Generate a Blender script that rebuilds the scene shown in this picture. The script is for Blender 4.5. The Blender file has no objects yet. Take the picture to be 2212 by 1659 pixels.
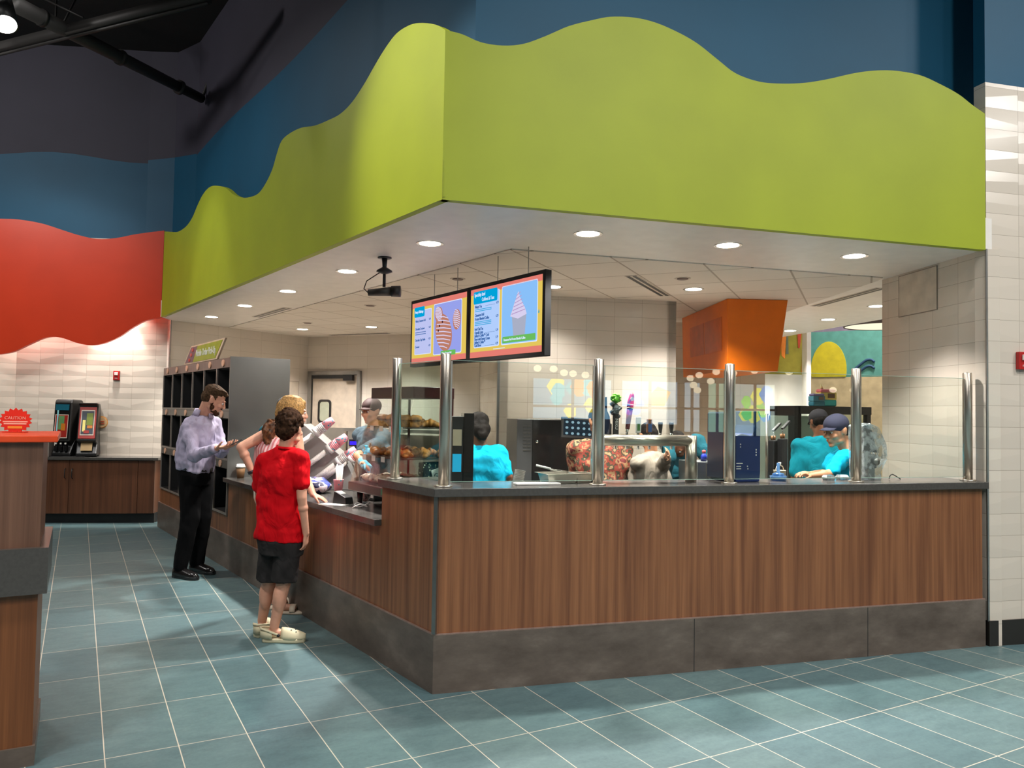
import bpy, bmesh, math, random
from math import sin, cos, pi, radians as R, sqrt, atan2, degrees
from mathutils import Vector as V, Matrix, Euler, noise
random.seed(7)
C = bpy.context.scene.collection
S = bpy.context.scene

# ---------------------------------------------------------------- mesh builder
class MB:
    def __init__(s, M=None):
        s.v = []; s.f = []; s.mi = []; s.uv = {}; s.M = M or Matrix.Identity(4); s.m = 0; s.sm = []; s.smooth = False
    def add(s, vs, fs, uvs=None):
        b = len(s.v)
        s.v += [tuple(s.M @ V(p)) for p in vs]
        for k, f in enumerate(fs):
            if uvs and uvs[k]: s.uv[len(s.f)] = uvs[k]
            s.f.append(tuple(i + b for i in f)); s.mi.append(s.m); s.sm.append(s.smooth)
        return s
    def box(s, x0, y0, z0, x1, y1, z1, taper=None):
        if x0 > x1: x0, x1 = x1, x0
        if y0 > y1: y0, y1 = y1, y0
        if z0 > z1: z0, z1 = z1, z0
        a = [(x0,y0,z0),(x1,y0,z0),(x1,y1,z0),(x0,y1,z0),(x0,y0,z1),(x1,y0,z1),(x1,y1,z1),(x0,y1,z1)]
        f = [(0,3,2,1),(4,5,6,7),(0,1,5,4),(1,2,6,5),(2,3,7,6),(3,0,4,7)]
        uv = [[(a[i][0], a[i][1]) for i in f[0]], [(a[i][0], a[i][1]) for i in f[1]],
              [(a[i][0], a[i][2]) for i in f[2]], [(a[i][1], a[i][2]) for i in f[3]],
              [(a[i][0], a[i][2]) for i in f[4]], [(a[i][1], a[i][2]) for i in f[5]]]
        return s.add(a, f, uv)
    def hexa(s, pts):
        return s.add(pts, [(0,3,2,1),(4,5,6,7),(0,1,5,4),(1,2,6,5),(2,3,7,6),(3,0,4,7)])
    def prism(s, poly, z0, z1):            # polygon in xy, extruded in z
        n = len(poly)
        a = [(p[0],p[1],z0) for p in poly] + [(p[0],p[1],z1) for p in poly]
        f = [tuple(range(n))[::-1], tuple(range(n, 2*n))] + [(i,(i+1)%n,n+(i+1)%n,n+i) for i in range(n)]
        return s.add(a, f)
    def prismY(s, poly, y0, y1):           # polygon in xz, extruded in y
        n = len(poly)
        a = [(p[0],y0,p[1]) for p in poly] + [(p[0],y1,p[1]) for p in poly]
        f = [tuple(range(n)), tuple(range(n, 2*n))[::-1]] + [(n+i,n+(i+1)%n,(i+1)%n,i) for i in range(n)]
        return s.add(a, f)
    def prismX(s, poly, x0, x1):           # polygon in yz, extruded in x
        n = len(poly)
        a = [(x0,p[0],p[1]) for p in poly] + [(x1,p[0],p[1]) for p in poly]
        f = [tuple(range(n))[::-1], tuple(range(n, 2*n))] + [(i,(i+1)%n,n+(i+1)%n,n+i) for i in range(n)]
        return s.add(a, f)
    def rings(s, rs, cap=True, closed=False):
        n = len(rs[0]); a = [p for r in rs for p in r]; f = []
        for k in range(len(rs)-1):
            for i in range(n):
                f.append((k*n+i, k*n+(i+1)%n, (k+1)*n+(i+1)%n, (k+1)*n+i))
        if closed:
            k = len(rs)-1
            for i in range(n): f.append((k*n+i, k*n+(i+1)%n, (i+1)%n, i))
        elif cap:
            f.append(tuple(range(n))[::-1]); f.append(tuple(range((len(rs)-1)*n, len(rs)*n)))
        return s.add(a, f)
    def lathe(s, prof, n=24, c=(0,0,0), cap=True):
        o = s.smooth; s.smooth = True
        rs = [[(c[0]+r*cos(2*pi*i/n), c[1]+r*sin(2*pi*i/n), c[2]+z) for i in range(n)] for r, z in prof]
        s.rings(rs, cap); s.smooth = o
        return s
    def cyl(s, a, b, r, r2=None, n=16, cap=True):
        a = V(a); b = V(b); d = (b-a).normalized(); r2 = r if r2 is None else r2
        u = d.orthogonal().normalized(); w = d.cross(u)
        o = s.smooth; s.smooth = True
        s.rings([[a+(u*cos(2*pi*i/n)+w*sin(2*pi*i/n))*r for i in range(n)], [b+(u*cos(2*pi*i/n)+w*sin(2*pi*i/n))*r2 for i in range(n)]], cap)
        s.smooth = o
        return s
    def tube(s, pts, r, n=8, rr=None):
        pts = [V(p) for p in pts]; o = s.smooth; s.smooth = True
        rs = []; u = None
        for k, p in enumerate(pts):
            d = (pts[min(k+1,len(pts)-1)] - pts[max(k-1,0)]).normalized()
            if u is None: u = d.orthogonal().normalized()
            u = (u - d*u.dot(d)).normalized(); w = d.cross(u)
            q = rr[k] if rr else r
            rs.append([p+(u*cos(2*pi*i/n)+w*sin(2*pi*i/n))*q for i in range(n)])
        s.rings(rs); s.smooth = o
        return s
    def capsule(s, a, b, r1, r2=None, n=14, k=5):
        a = V(a); b = V(b); r2 = r1 if r2 is None else r2
        d = (b-a); L = d.length; d = d.normalized() if L > 1e-6 else V((0,0,1)); u = d.orthogonal().normalized(); w = d.cross(u)
        rs = []
        for j in range(k):
            t = -pi/2 + (pi/2)*(j+.3)/k
            rs.append((a + d*(r1*sin(t)), r1*cos(t)))
        rs.append((a, r1)); rs.append((b, r2))
        for j in range(k):
            t = (pi/2)*(j+.7)/k
            rs.append((b + d*(r2*sin(t)), r2*cos(t)))
        o = s.smooth; s.smooth = True
        s.rings([[c+(u*cos(2*pi*i/n)+w*sin(2*pi*i/n))*q for i in range(n)] for c, q in rs]); s.smooth = o
        return s
    def ell(s, c, r, M3=None, n=16, k=10):
        c = V(c); rs = []
        for j in range(k):
            t = -pi/2 + pi*(j+.5)/k
            ring = []
            for i in range(n):
                p = V((r[0]*cos(t)*cos(2*pi*i/n), r[1]*cos(t)*sin(2*pi*i/n), r[2]*sin(t)))
                ring.append(c + (M3 @ p if M3 else p))
            rs.append(ring)
        o = s.smooth; s.smooth = True
        s.rings(rs); s.smooth = o
        return s
    def loft(s, secs, n=20, M3=None):      # secs: (center, rx, ry) elliptical sections; M3 orients x,y axes
        rs = []
        for c, rx, ry in secs:
            rs.append([V(c) + ((M3 @ V((rx*cos(2*pi*i/n), ry*sin(2*pi*i/n), 0))) if M3 else V((rx*cos(2*pi*i/n), ry*sin(2*pi*i/n), 0))) for i in range(n)])
        o = s.smooth; s.smooth = True; s.rings(rs); s.smooth = o
        return s
    def mesh(s, name, mats, flip=True):
        me = bpy.data.meshes.new(name)
        me.from_pydata(s.v, [], s.f)
        for m in (mats if isinstance(mats, (list, tuple)) else [mats]): me.materials.append(m)
        for p, i, q in zip(me.polygons, s.mi, s.sm): p.material_index = i; p.use_smooth = q
        if s.uv:
            l = me.uv_layers.new(name='UVMap')
            for fi, uv in s.uv.items():
                for k, li in enumerate(me.polygons[fi].loop_indices): l.data[li].uv = uv[k]
        bm = bmesh.new(); bm.from_mesh(me); bmesh.ops.recalc_face_normals(bm, faces=bm.faces); bm.to_mesh(me); bm.free()
        me.validate(); me.update()
        return me

def obj(name, mb, mats, parent=None, bevel=0, loc=None, rz=0, rot=None):
    me = mb if isinstance(mb, bpy.types.Mesh) else mb.mesh(name, mats)
    o = bpy.data.objects.new(name, me); C.objects.link(o)
    if parent: o.parent = parent
    if loc is not None: o.location = loc
    if rot: o.rotation_euler = rot
    elif rz: o.rotation_euler = (0,0,rz)
    if bevel:
        b = o.modifiers.new('bevel','BEVEL'); b.width = bevel; b.segments = 2; b.limit_method = 'ANGLE'; b.angle_limit = R(40)
    return o
def tag(o, label, cat, group=None, kind=None):
    if label: o['label'] = label
    if cat: o['category'] = cat
    if group: o['group'] = group
    if kind: o['kind'] = kind
    return o
def thing(name, label, cat, loc=(0,0,0), rz=0, group=None, rot=None):
    o = bpy.data.objects.new(name, None); C.objects.link(o); o.empty_display_size = .1
    o.location = loc; o.rotation_euler = rot or (0,0,rz)
    return tag(o, label, cat, group)
def struct(name, mb, mats, parent=None, loc=None, rz=0, bevel=0):
    o = obj(name, mb, mats, parent, bevel, loc, rz)
    if not parent: o['kind'] = 'structure'
    return o
def dup(root, loc, rz=None, label=None, group=None, rot=None):
    r = root.copy(); C.objects.link(r); r.location = loc
    if rz is not None: r.rotation_euler = (0,0,rz)
    if rot is not None: r.rotation_euler = rot
    if label: r['label'] = label
    if group: r['group'] = group
    for ch in list(root.children):
        c = ch.copy(); C.objects.link(c); c.parent = r
        for g in ch.children:
            d = g.copy(); C.objects.link(d); d.parent = c
    return r

# ---------------------------------------------------------------- materials
def sr(r, g, b):
    f = lambda c: ((c/255+.055)/1.055)**2.4 if c/255 > .04045 else c/255/12.92
    return (f(r), f(g), f(b), 1)
class NT:
    def __init__(s, name):
        s.m = bpy.data.materials.new(name); s.m.use_nodes = True; s.t = s.m.node_tree; s.n = s.t.nodes; s.b = s.n['Principled BSDF']
    def nd(s, t, **k):
        x = s.n.new(t)
        for a, b in k.items():
            if a in x.inputs.keys() if isinstance(a, str) else False: x.inputs[a].default_value = b
            else: setattr(x, a, b)
        return x
    def l(s, a, b): s.t.links.new(a, b)
    def coord(s, kind='Object', scale=(1,1,1), loc=(0,0,0), rot=(0,0,0)):
        c = s.n.new('ShaderNodeTexCoord'); m = s.n.new('ShaderNodeMapping'); s.l(c.outputs[kind], m.inputs[0])
        m.inputs['Scale'].default_value = scale; m.inputs['Location'].default_value = loc; m.inputs['Rotation'].default_value = rot
        return m.outputs[0]
    def noise(s, vec, scale, detail=3, rough=.5):
        x = s.n.new('ShaderNodeTexNoise'); x.inputs['Scale'].default_value = scale; x.inputs['Detail'].default_value = detail; x.inputs['Roughness'].default_value = rough
        if vec: s.l(vec, x.inputs['Vector'])
        return x.outputs['Fac']
    def ramp(s, fac, stops, interp='LINEAR'):
        x = s.n.new('ShaderNodeValToRGB'); s.l(fac, x.inputs[0]); e = x.color_ramp; e.interpolation = interp
        while len(e.elements) < len(stops): e.elements.new(.5)
        for k, (p, c) in enumerate(stops): e.elements[k].position = p; e.elements[k].color = c
        return x.outputs[0]
    def mix(s, fac, a, b, mode='MIX'):
        x = s.n.new('ShaderNodeMix'); x.data_type = 'RGBA'; x.blend_type = mode
        for i, v in ((0, fac), (6, a), (7, b)):
            if isinstance(v, bpy.types.NodeSocket): s.l(v, x.inputs[i])
            else: x.inputs[i].default_value = v
        return x.outputs[2]
    def bump(s, h, strength=.2, dist=.01, nrm=None):
        x = s.n.new('ShaderNodeBump'); x.inputs['Strength'].default_value = strength; x.inputs['Distance'].default_value = dist
        s.l(h, x.inputs['Height'])
        if nrm: s.l(nrm, x.inputs['Normal'])
        s.l(x.outputs[0], s.b.inputs['Normal']); return x.outputs[0]
_mc = {}
def mat(name, col, rough=.5, metal=0, var=.06, vs=8, bump=0, bs=60, emit=0, spec=None, alpha=1, trans=0, sub=0, coat=0):
    if name in _mc: return _mc[name]
    t = NT(name); b = t.b
    col = tuple(col) if len(col) == 4 else tuple(col)+(1,)
    if var:
        f = t.noise(t.coord(), vs, 4)
        lo = tuple(max(0,c*(1-var*2)) for c in col[:3])+(1,); hi = tuple(min(1,c*(1+var*2)) for c in col[:3])+(1,)
        t.l(t.ramp(f, [(.3, lo), (.7, hi)]), b.inputs['Base Color'])
    else: b.inputs['Base Color'].default_value = col
    b.inputs['Roughness'].default_value = rough; b.inputs['Metallic'].default_value = metal
    if bump: t.bump(t.noise(t.coord(), bs, 3), bump, .004)
    if emit: b.inputs['Emission Color'].default_value = col; b.inputs['Emission Strength'].default_value = emit
    if spec is not None: b.inputs['Specular IOR Level'].default_value = spec
    if trans: b.inputs['Transmission Weight'].default_value = trans
    if sub: b.inputs['Subsurface Weight'].default_value = sub; b.inputs['Subsurface Radius'].default_value = (.012,.005,.003); b.inputs['Subsurface Scale'].default_value = .6
    if coat: b.inputs['Coat Weight'].default_value = coat; b.inputs['Coat Roughness'].default_value = .08
    _mc[name] = t.m
    return t.m
def glow(name, col, k):
    if name in _mc: return _mc[name]
    m = bpy.data.materials.new(name); m.use_nodes = True; n = m.node_tree.nodes; n.clear()
    e = n.new('ShaderNodeEmission'); e.inputs[0].default_value = col if len(col)==4 else tuple(col)+(1,); e.inputs[1].default_value = k
    o = n.new('ShaderNodeOutputMaterial'); m.node_tree.links.new(e.outputs[0], o.inputs[0]); _mc[name] = m
    return m
def wood(name, c0, c1, rough=.42, fx=24):
    t = NT(name); v = t.coord(scale=(fx, fx, .55)); f = t.noise(v, 1.0, 5, .6)
    g = t.noise(t.coord(scale=(fx*9, fx*9, 3)), 1.0, 2)
    c = t.ramp(f, [(.28, c0), (.5, tuple((a+b)/2 for a, b in zip(c0, c1))), (.74, c1)])
    c = t.mix(.35, c, t.ramp(g, [(.3, (.55,.5,.48,1)), (.7, (1,1,1,1))]), 'MULTIPLY')
    t.l(c, t.b.inputs['Base Color']); t.b.inputs['Roughness'].default_value = rough
    t.bump(g, .05, .001)
    return t.m
def tilewall(name, col, mort, w=.305, h=.152, relief=.5, rough=.22):
    t = NT(name); uv = t.coord('UV')
    br = t.n.new('ShaderNodeTexBrick'); t.l(uv, br.inputs['Vector']); br.offset = 0; br.squash = 1
    br.inputs['Scale'].default_value = 1; br.inputs['Brick Width'].default_value = w; br.inputs['Row Height'].default_value = h
    br.inputs['Mortar Size'].default_value = .0016; br.inputs['Mortar Smooth'].default_value = .3
    c2 = tuple(c*.93 for c in col[:3])+(1,)
    br.inputs['Color1'].default_value = col; br.inputs['Color2'].default_value = c2; br.inputs['Mortar'].default_value = mort
    t.l(br.outputs['Color'], t.b.inputs['Base Color']); t.b.inputs['Roughness'].default_value = rough
    # folded-paper relief: a ridge wandering inside every tile
    sx = t.n.new('ShaderNodeSeparateXYZ'); t.l(uv, sx.inputs[0])
    def math(op, a, b=None):
        x = t.n.new('ShaderNodeMath'); x.operation = op
        for i, q in enumerate((a, b)):
            if q is None: continue
            if isinstance(q, bpy.types.NodeSocket): t.l(q, x.inputs[i])
            else: x.inputs[i].default_value = q
        return x.outputs[0]
    row = math('FLOOR', math('DIVIDE', sx.outputs[1], h)); colm = math('FLOOR', math('DIVIDE', sx.outputs[0], w))
    fu = math('SUBTRACT', math('DIVIDE', sx.outputs[0], w), colm); fv = math('SUBTRACT', math('DIVIDE', sx.outputs[1], h), row)
    rnd = math('FRACT', math('MULTIPLY', math('SINE', math('ADD', math('MULTIPLY', row, 12.99), math('MULTIPLY', colm, 78.23))), 437.5))
    ridge = math('ADD', math('MULTIPLY', math('SUBTRACT', fu, .5), math('MULTIPLY', math('SUBTRACT', rnd, .5), .9)), math('ADD', math('MULTIPLY', rnd, .3), .35))
    hgt = math('ABSOLUTE', math('SUBTRACT', fv, ridge))
    h2 = math('ADD', math('MULTIPLY', hgt, -1.0), math('MULTIPLY', br.outputs['Fac'], -.12))
    t.bump(h2, relief, .02)
    return t.m
def speck(name, base, spots, scale=30, thr=.5, rough=.8, soft=.03):
    t = NT(name); v = t.n.new('ShaderNodeTexVoronoi'); v.inputs['Scale'].default_value = scale; t.l(t.coord(), v.inputs['Vector'])
    t.l(t.ramp(v.outputs['Distance'], [(max(0,thr-soft), spots), (thr+soft, base)]), t.b.inputs['Base Color']); t.b.inputs['Roughness'].default_value = rough
    return t.m
def multi(name, cols, scale=9, rough=.8, seedloc=(0,0,0)):
    t = NT(name); f = t.noise(t.coord(loc=seedloc), scale, 2, .6); k = len(cols)
    t.l(t.ramp(f, [(.25+.5*i/k, c) for i, c in enumerate(cols)], 'CONSTANT'), t.b.inputs['Base Color']); t.b.inputs['Roughness'].default_value = rough
    return t.m
def glassm(name, tint=(1,1,1), refl=.1, ior=1.5):
    # thin architectural glass: clear straight through, Fresnel mirror on top
    m = bpy.data.materials.new(name); m.use_nodes = True; t = m.node_tree; t.nodes.clear()
    tr = t.nodes.new('ShaderNodeBsdfTransparent'); tr.inputs[0].default_value = tuple(tint)+(1,)
    gl = t.nodes.new('ShaderNodeBsdfGlossy'); gl.inputs['Roughness'].default_value = .004
    fr = t.nodes.new('ShaderNodeFresnel'); fr.inputs[0].default_value = ior
    ge = t.nodes.new('ShaderNodeNewGeometry'); mr = t.nodes.new('ShaderNodeMapRange'); mr.inputs['To Min'].default_value = ior; mr.inputs['To Max'].default_value = 1/ior
    t.links.new(ge.outputs['Backfacing'], mr.inputs['Value']); t.links.new(mr.outputs[0], fr.inputs[0])
    mx = t.nodes.new('ShaderNodeMixShader'); o = t.nodes.new('ShaderNodeOutputMaterial')
    t.links.new(fr.outputs[0], mx.inputs[0]); t.links.new(tr.outputs[0], mx.inputs[1]); t.links.new(gl.outputs[0], mx.inputs[2]); t.links.new(mx.outputs[0], o.inputs[0])
    return m

M = {}
M['steel'] = mat('brushed stainless steel', (.60,.55,.48), .3, 1, .04, 5)
M['steeldull'] = mat('dull stainless steel', (.42,.42,.41), .42, 1, .08, 3)
M['black'] = mat('black plastic', (.012,.012,.013), .38, 0, .1)
M['blackgloss'] = mat('gloss black panel', (.008,.008,.009), .12)
M['darkgrey'] = mat('dark grey metal', (.05,.05,.052), .45, .2)
M['counter'] = mat('dark grey solid surface', (.075,.070,.064), .22, 0, .05, 60)
M['white'] = mat('white plastic', (.78,.77,.74), .4)
M['paper'] = mat('white paper', (.85,.83,.78), .8)
M['gyp'] = mat('white painted gypsum', (.82,.78,.73), .38, 0, .02)
M['lowalu'] = mat('aluminium trim', (.35,.34,.33), .35, 1)
M['wood'] = wood('walnut veneer', sr(102,60,37), sr(164,110,72))
M['woodgrey'] = wood('greyed walnut veneer', sr(96,66,50), sr(130,94,74))
M['woodcab'] = wood('dark walnut veneer', sr(78,46,29), sr(116,72,46))
M['woodtag'] = wood('pale oak strip', sr(128,105,96), sr(160,134,122), .5)
def kickmat():
    t = NT('bronze toned kick plate'); f = t.noise(t.coord(scale=(1,1,2.2)), 3.2, 5, .65)
    t.l(t.ramp(f, [(.3, sr(86,74,66)), (.55, sr(108,96,87)), (.75, sr(130,118,108))]), t.b.inputs['Base Color']); t.b.inputs['Roughness'].default_value = .42
    t.b.inputs['Metallic'].default_value = .1
    return t.m
M['kick'] = kickmat()
M['green'] = mat('lime green paint', sr(154,167,26), .55, 0, .03, 2, .03, 300)
M['red'] = mat('red paint', sr(204,58,26), .35, 0, .03, 2)
M['blue'] = mat('deep teal blue paint', sr(0,80,112), .6, 0, .04, 1)
M['purple'] = mat('dark slate purple paint', sr(60,58,72), .7, 0, .05, 1)
M['ceildark'] = mat('black painted deck', sr(22,22,22), .8)
M['duct'] = mat('dark grey painted steel', sr(38,36,35), .6)
M['tile'] = tilewall('white relief tile', sr(220,209,195), sr(170,158,142), relief=.22)
M['tilek'] = tilewall('kitchen wall tile', sr(220,210,198), sr(180,168,152), .405, .203, .1, .3)
M['blacktile'] = tilewall('black base tile', sr(38,35,32), sr(70,66,60), .3, .3, .02, .4)
M['glass'] = glassm('clear guard glass', (.93,.955,.93), ior=1.55)
M['glassedge'] = mat('glass edge', (.35,.5,.42), .2)
M['orange'] = mat('burnt orange laminate', sr(240,120,10), .42, 0, .02)
M['orangetop'] = mat('orange solid surface', sr(228,74,24), .35)
M['lamp'] = glow('lit downlight diffuser', (1,.93,.82), 14)
M['chrome'] = mat('chrome', (.75,.75,.74), .1, 1, 0)
M['skin'] = mat('fair skin', sr(214,158,132), .5, 0, .05, 14)
M['skin2'] = mat('tan skin', sr(196,138,104), .5, 0, .05, 14)
M['skin3'] = mat('brown skin', sr(120,74,50), .5, 0, .05, 14)
M['maroon'] = mat('dark maroon enamel', sr(52,20,20), .28)

# ---------------------------------------------------------------- place frames (metres)
AL, AR = 96.5, -12.85                       # directions of the two counter faces
def ang(a): return V((cos(R(a)), sin(R(a)), 0))
dL, dR = ang(AL), ang(AR); iL = ang(AL-90); iR = ang(AR+90)      # iL / iR point into the kiosk
def LP(s, i, z): return dL*s + iL*i + V((0,0,z))
def RP(s, i, z): return dR*s + iR*i + V((0,0,z))
CAM = V((-1.76349, -4.02482, 1.57156)); YAW, PIT, ROL, FPX = R(29.06546), R(2.06899), R(.92171), 1680.57
_f = V((sin(YAW)*cos(PIT), cos(YAW)*cos(PIT), sin(PIT))); _r = V((cos(YAW), -sin(YAW), 0)); _u = _r.cross(_f)
CR = _r*cos(ROL) + _u*sin(ROL); CU = _u*cos(ROL) - _r*sin(ROL)
def at(px, py, d):                          # the point seen at (px, py), d metres away along the view
    return CAM + (CR*((px-1106)/FPX) - CU*((py-829.5)/FPX) + _f)*d
def rel(p, root_loc, rz):                   # world point -> root local
    return Matrix.Rotation(-rz, 3, 'Z') @ (V(p) - V(root_loc))

def text(s, size, m, parent, name, loc, rot=(pi/2,0,0), align='LEFT', ext=.0008, bold=0, xs=1.0, shear=0):
    cu = bpy.data.curves.new('txt', 'FONT'); cu.body = s; cu.size = size; cu.extrude = ext; cu.align_x = align; cu.offset = bold; cu.shear = shear
    o = bpy.data.objects.new('tmp', cu); C.objects.link(o)
    dg = bpy.context.evaluated_depsgraph_get(); me = bpy.data.meshes.new_from_object(o.evaluated_get(dg))
    bpy.data.objects.remove(o); bpy.data.curves.remove(cu)
    for v in me.vertices: v.co.x *= xs
    me.materials.clear(); me.materials.append(m)
    t = bpy.data.objects.new(name, me); C.objects.link(t); t.parent = parent; t.location = loc; t.rotation_euler = rot
    return t
# ================================================================ SHELL
TX, TY = -1.61374, 6.01645                  # one joint of the floor grid
def floormat():
    t = NT('slate blue floor tile'); v = t.coord(loc=(-TX, -TY, 0))
    br = t.n.new('ShaderNodeTexBrick'); t.l(v, br.inputs['Vector']); br.offset = 0; br.squash = 1
    for k, q in (('Scale',1),('Brick Width',.3048),('Row Height',.6096),('Mortar Size',.0027),('Mortar Smooth',.2),('Bias',0)): br.inputs[k].default_value = q
    br.inputs['Color1'].default_value = sr(84,112,118); br.inputs['Color2'].default_value = sr(100,124,126); br.inputs['Mortar'].default_value = sr(205,195,178)
    f = t.noise(t.coord(scale=(3,7,1)), 2.2, 6, .65); g = t.noise(t.coord(), 45, 3, .7)
    c = t.mix(.55, br.outputs['Color'], t.ramp(f, [(.3,(.62,.66,.68,1)),(.5,(.95,.97,.97,1)),(.7,(1.25,1.22,1.16,1))]), 'MULTIPLY')
    c = t.mix(.22, c, t.ramp(g, [(.35,(.55,.6,.6,1)),(.7,(1.4,1.4,1.35,1))]), 'MULTIPLY')
    c = t.mix(br.outputs['Fac'], c, sr(205,195,178))
    t.l(c, t.b.inputs['Base Color']); t.b.inputs['Roughness'].default_value = .42
    h = t.mix(.8, t.ramp(g, [(0,(0,0,0,1)),(1,(1,1,1,1))]), br.outputs['Fac'])
    t.bump(h, .12, .002)
    return t.m
m = MB(); m.box(-16,-19,-.1, 22,20,0); struct('floor', m, floormat())

def wallq(mb, p, q, z0, z1, th=.12, side=1, m=0, u0=0):
    """upright slab from plan point p to q; side=+1: visible face is on the left of p->q, body lies to the right"""
    p = V((p[0],p[1],0)); q = V((q[0],q[1],0)); d = (q-p).normalized(); n = V((-d.y, d.x, 0))*side*-1*th; L = (q-p).length
    a = [p+V((0,0,z0)), q+V((0,0,z0)), q+V((0,0,z1)), p+V((0,0,z1))]; b = [k+n for k in a]
    uv = [(u0,z0),(u0+L,z0),(u0+L,z1),(u0,z1)]; o = mb.m; mb.m = m
    s = [(0,z0),(th,z0),(th,z1),(0,z1)]
    mb.add(a+b, [(0,1,2,3),(4,5,6,7),(0,4,7,3),(1,5,6,2),(3,2,6,7),(0,1,5,4)], [uv, uv, s, s, None, None]); mb.m = o
    return mb

m = MB(); m.prism([(p.x,p.y) for p in (LP(7.0,.5,0),LP(.62,.5,0),RP(.62,.5,0),RP(3.9,.5,0))]+[(6.8,2.09),(7.56,4.3),(5.2,4.2),(1.58,9.05)],0,.004); struct('floor_bounce', m, mat('pale bounce floor', sr(190,176,158), .5))  # unseen pale slab added to bounce light up to the kiosk ceiling
# kiosk ceiling slab, gypsum border with grid field inside
Pc = [(-.84,7.42),(0,0),(3.81,-.869),(5.74,-1.3),(6.8,2.09),(7.56,4.3),(8.6,7.3),(5,10.2),(1.58,9.15),(-.66,7.85)]
m = MB(); m.prism(Pc, 2.78, 3.0); struct('ceiling_border', m, M['gyp'])
def gridmat():
    t = NT('suspended ceiling tile'); v = t.coord(rot=(0,0,-R(36.5)), loc=(0,0,0))
    br = t.n.new('ShaderNodeTexBrick'); 
    ad = t.n.new('ShaderNodeVectorMath'); ad.operation = 'ADD'; ad.inputs[1].default_value = (-2.10+.61*8, -.203+.61*8, 0); t.l(v, ad.inputs[0]); t.l(ad.outputs[0], br.inputs['Vector'])
    br.offset = 0
    for k, q in (('Scale',1),('Brick Width',.61),('Row Height',.61),('Mortar Size',.009),('Mortar Smooth',.25)): br.inputs[k].default_value = q
    br.inputs['Color1'].default_value = sr(222,215,206); br.inputs['Color2'].default_value = sr(216,208,198); br.inputs['Mortar'].default_value = sr(172,160,148)
    t.l(br.outputs['Color'], t.b.inputs['Base Color']); t.b.inputs['Roughness'].default_value = .85
    x = t.n.new('ShaderNodeMath'); x.operation = 'MULTIPLY'; x.inputs[1].default_value = -1; t.l(br.outputs['Fac'], x.inputs[0]); t.bump(x.outputs[0], .5, .004)
    return t.m
bi = .5*(AL+AR)
def inner(d1, d2):                          # plan point d1 inside the left face and d2 inside the right face
    a = iL.x*iR.y - iL.y*iR.x
    return ((d1*iR.y - d2*iL.y)/a, (iL.x*d2 - iR.x*d1)/a)
ic = inner(1.10, 1.18)
e1 = LP(8.25, 1.10, 0); e2 = RP(4.1, 1.18, 0)
m = MB(); m.prism([(e1.x,e1.y), ic, (e2.x-.03,e2.y), (4.31,.34),(5.32,2.26),(6.6,4.75),(5.6,7.0),(2.6,8.0),(1.58,9.07)], 2.772, 2.785)
struct('ceiling_grid', m, gridmat())

# kitchen walls
WL0, WC = (-.69,7.78), (1.58,9.07)
dB = ang(-54.5); WB = (WC[0]+dB.x*6.2, WC[1]+dB.y*6.2)
m = MB(); wallq(m, WL0, WC, 0, 2.78, side=-1); struct('wall_left', m, M['tilek'])
D0, D1 = V((1.93,2.905,0)), V((3.745,2.322,0)); dD = (D1-D0).normalized(); nD = V((-dD.y,dD.x,0))
# back wall with the doorway 0.07..1.05 left open
m = MB()
a = V((WC[0],WC[1],0)); 
wallq(m, a, a+dB*.04, 0, 2.78, side=-1); wallq(m, a+dB*1.10, a+dB*6.0, 0, 2.78, side=-1, u0=1.10); wallq(m, a+dB*.04, a+dB*1.10, 2.17, 2.78, side=-1, u0=.04)
struct('wall_back', m, M['tilek'])
m = MB(); b = D0+nD*1.25; c = D1+nD*1.25
wallq(m, D0, D1, 0, 2.78, th=.1, side=-1); wallq(m, D0, b, 0, 2.78, th=.1, side=1); wallq(m, D1+dD*0, D1+nD*1.25, 0, 2.78, th=.1, side=-1); wallq(m, b, c, 0, 2.78, th=.1, side=1)
struct('wall_divider', m, M['tile'])
m = MB(); 
for (px, d) in ((D0, 1),): m.box(-.012,-.012,0,.012,.012,2.78)
struct('trim_divider', m, M['lowalu'], loc=D0, rz=atan2(dD.y,dD.x))
# wall behind the orange hood
s0 = at(1440,900,10.1); s1 = at(1652,900,9.75); 
m = MB(); wallq(m, (s0.x,s0.y), (s1.x,s1.y), 0, 2.78, side=-1); struct('wall_service', m, M['tile'])
# right pier and front right wall
PR = V((3.815,-.868,0)); dP = ang(66); dF = ang(-15)
m = MB(); wallq(m, PR, PR+dP*1.31, 0, 2.78, th=.1, side=1); q = PR+dP*1.31; wallq(m, q, q+dF*2.2, 0, 2.78, th=.1, side=1)
struct('wall_pier', m, M['tile'])
m = MB(); wallq(m, PR, PR+dF*5, .174, 3.98, th=.1, side=-1, u0=.02); wallq(m, PR+dP*.003, PR+dF*5+dP*.003, 3.98, 6.6, th=.1, side=-1, m=1)
struct('wall_right', m, [M['tile'], M['blue']])
m = MB(); wallq(m, PR-dP*.012, PR+dF*5-dP*.012, 0, .174, th=.1, side=-1); struct('baseboard_right', m, M['blacktile'])
m = MB(); m.box(-.006,-.006,.17,.006,.006,2.78); struct('trim_pier', m, M['lowalu'], loc=PR, rz=R(66))
m = MB(); m.box(-.01,-.01,0,.01,.01,2.78); struct('trim_left', m, M['lowalu'], loc=(WL0[0]+.01,WL0[1]-.02,0), rz=R(30))

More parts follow.
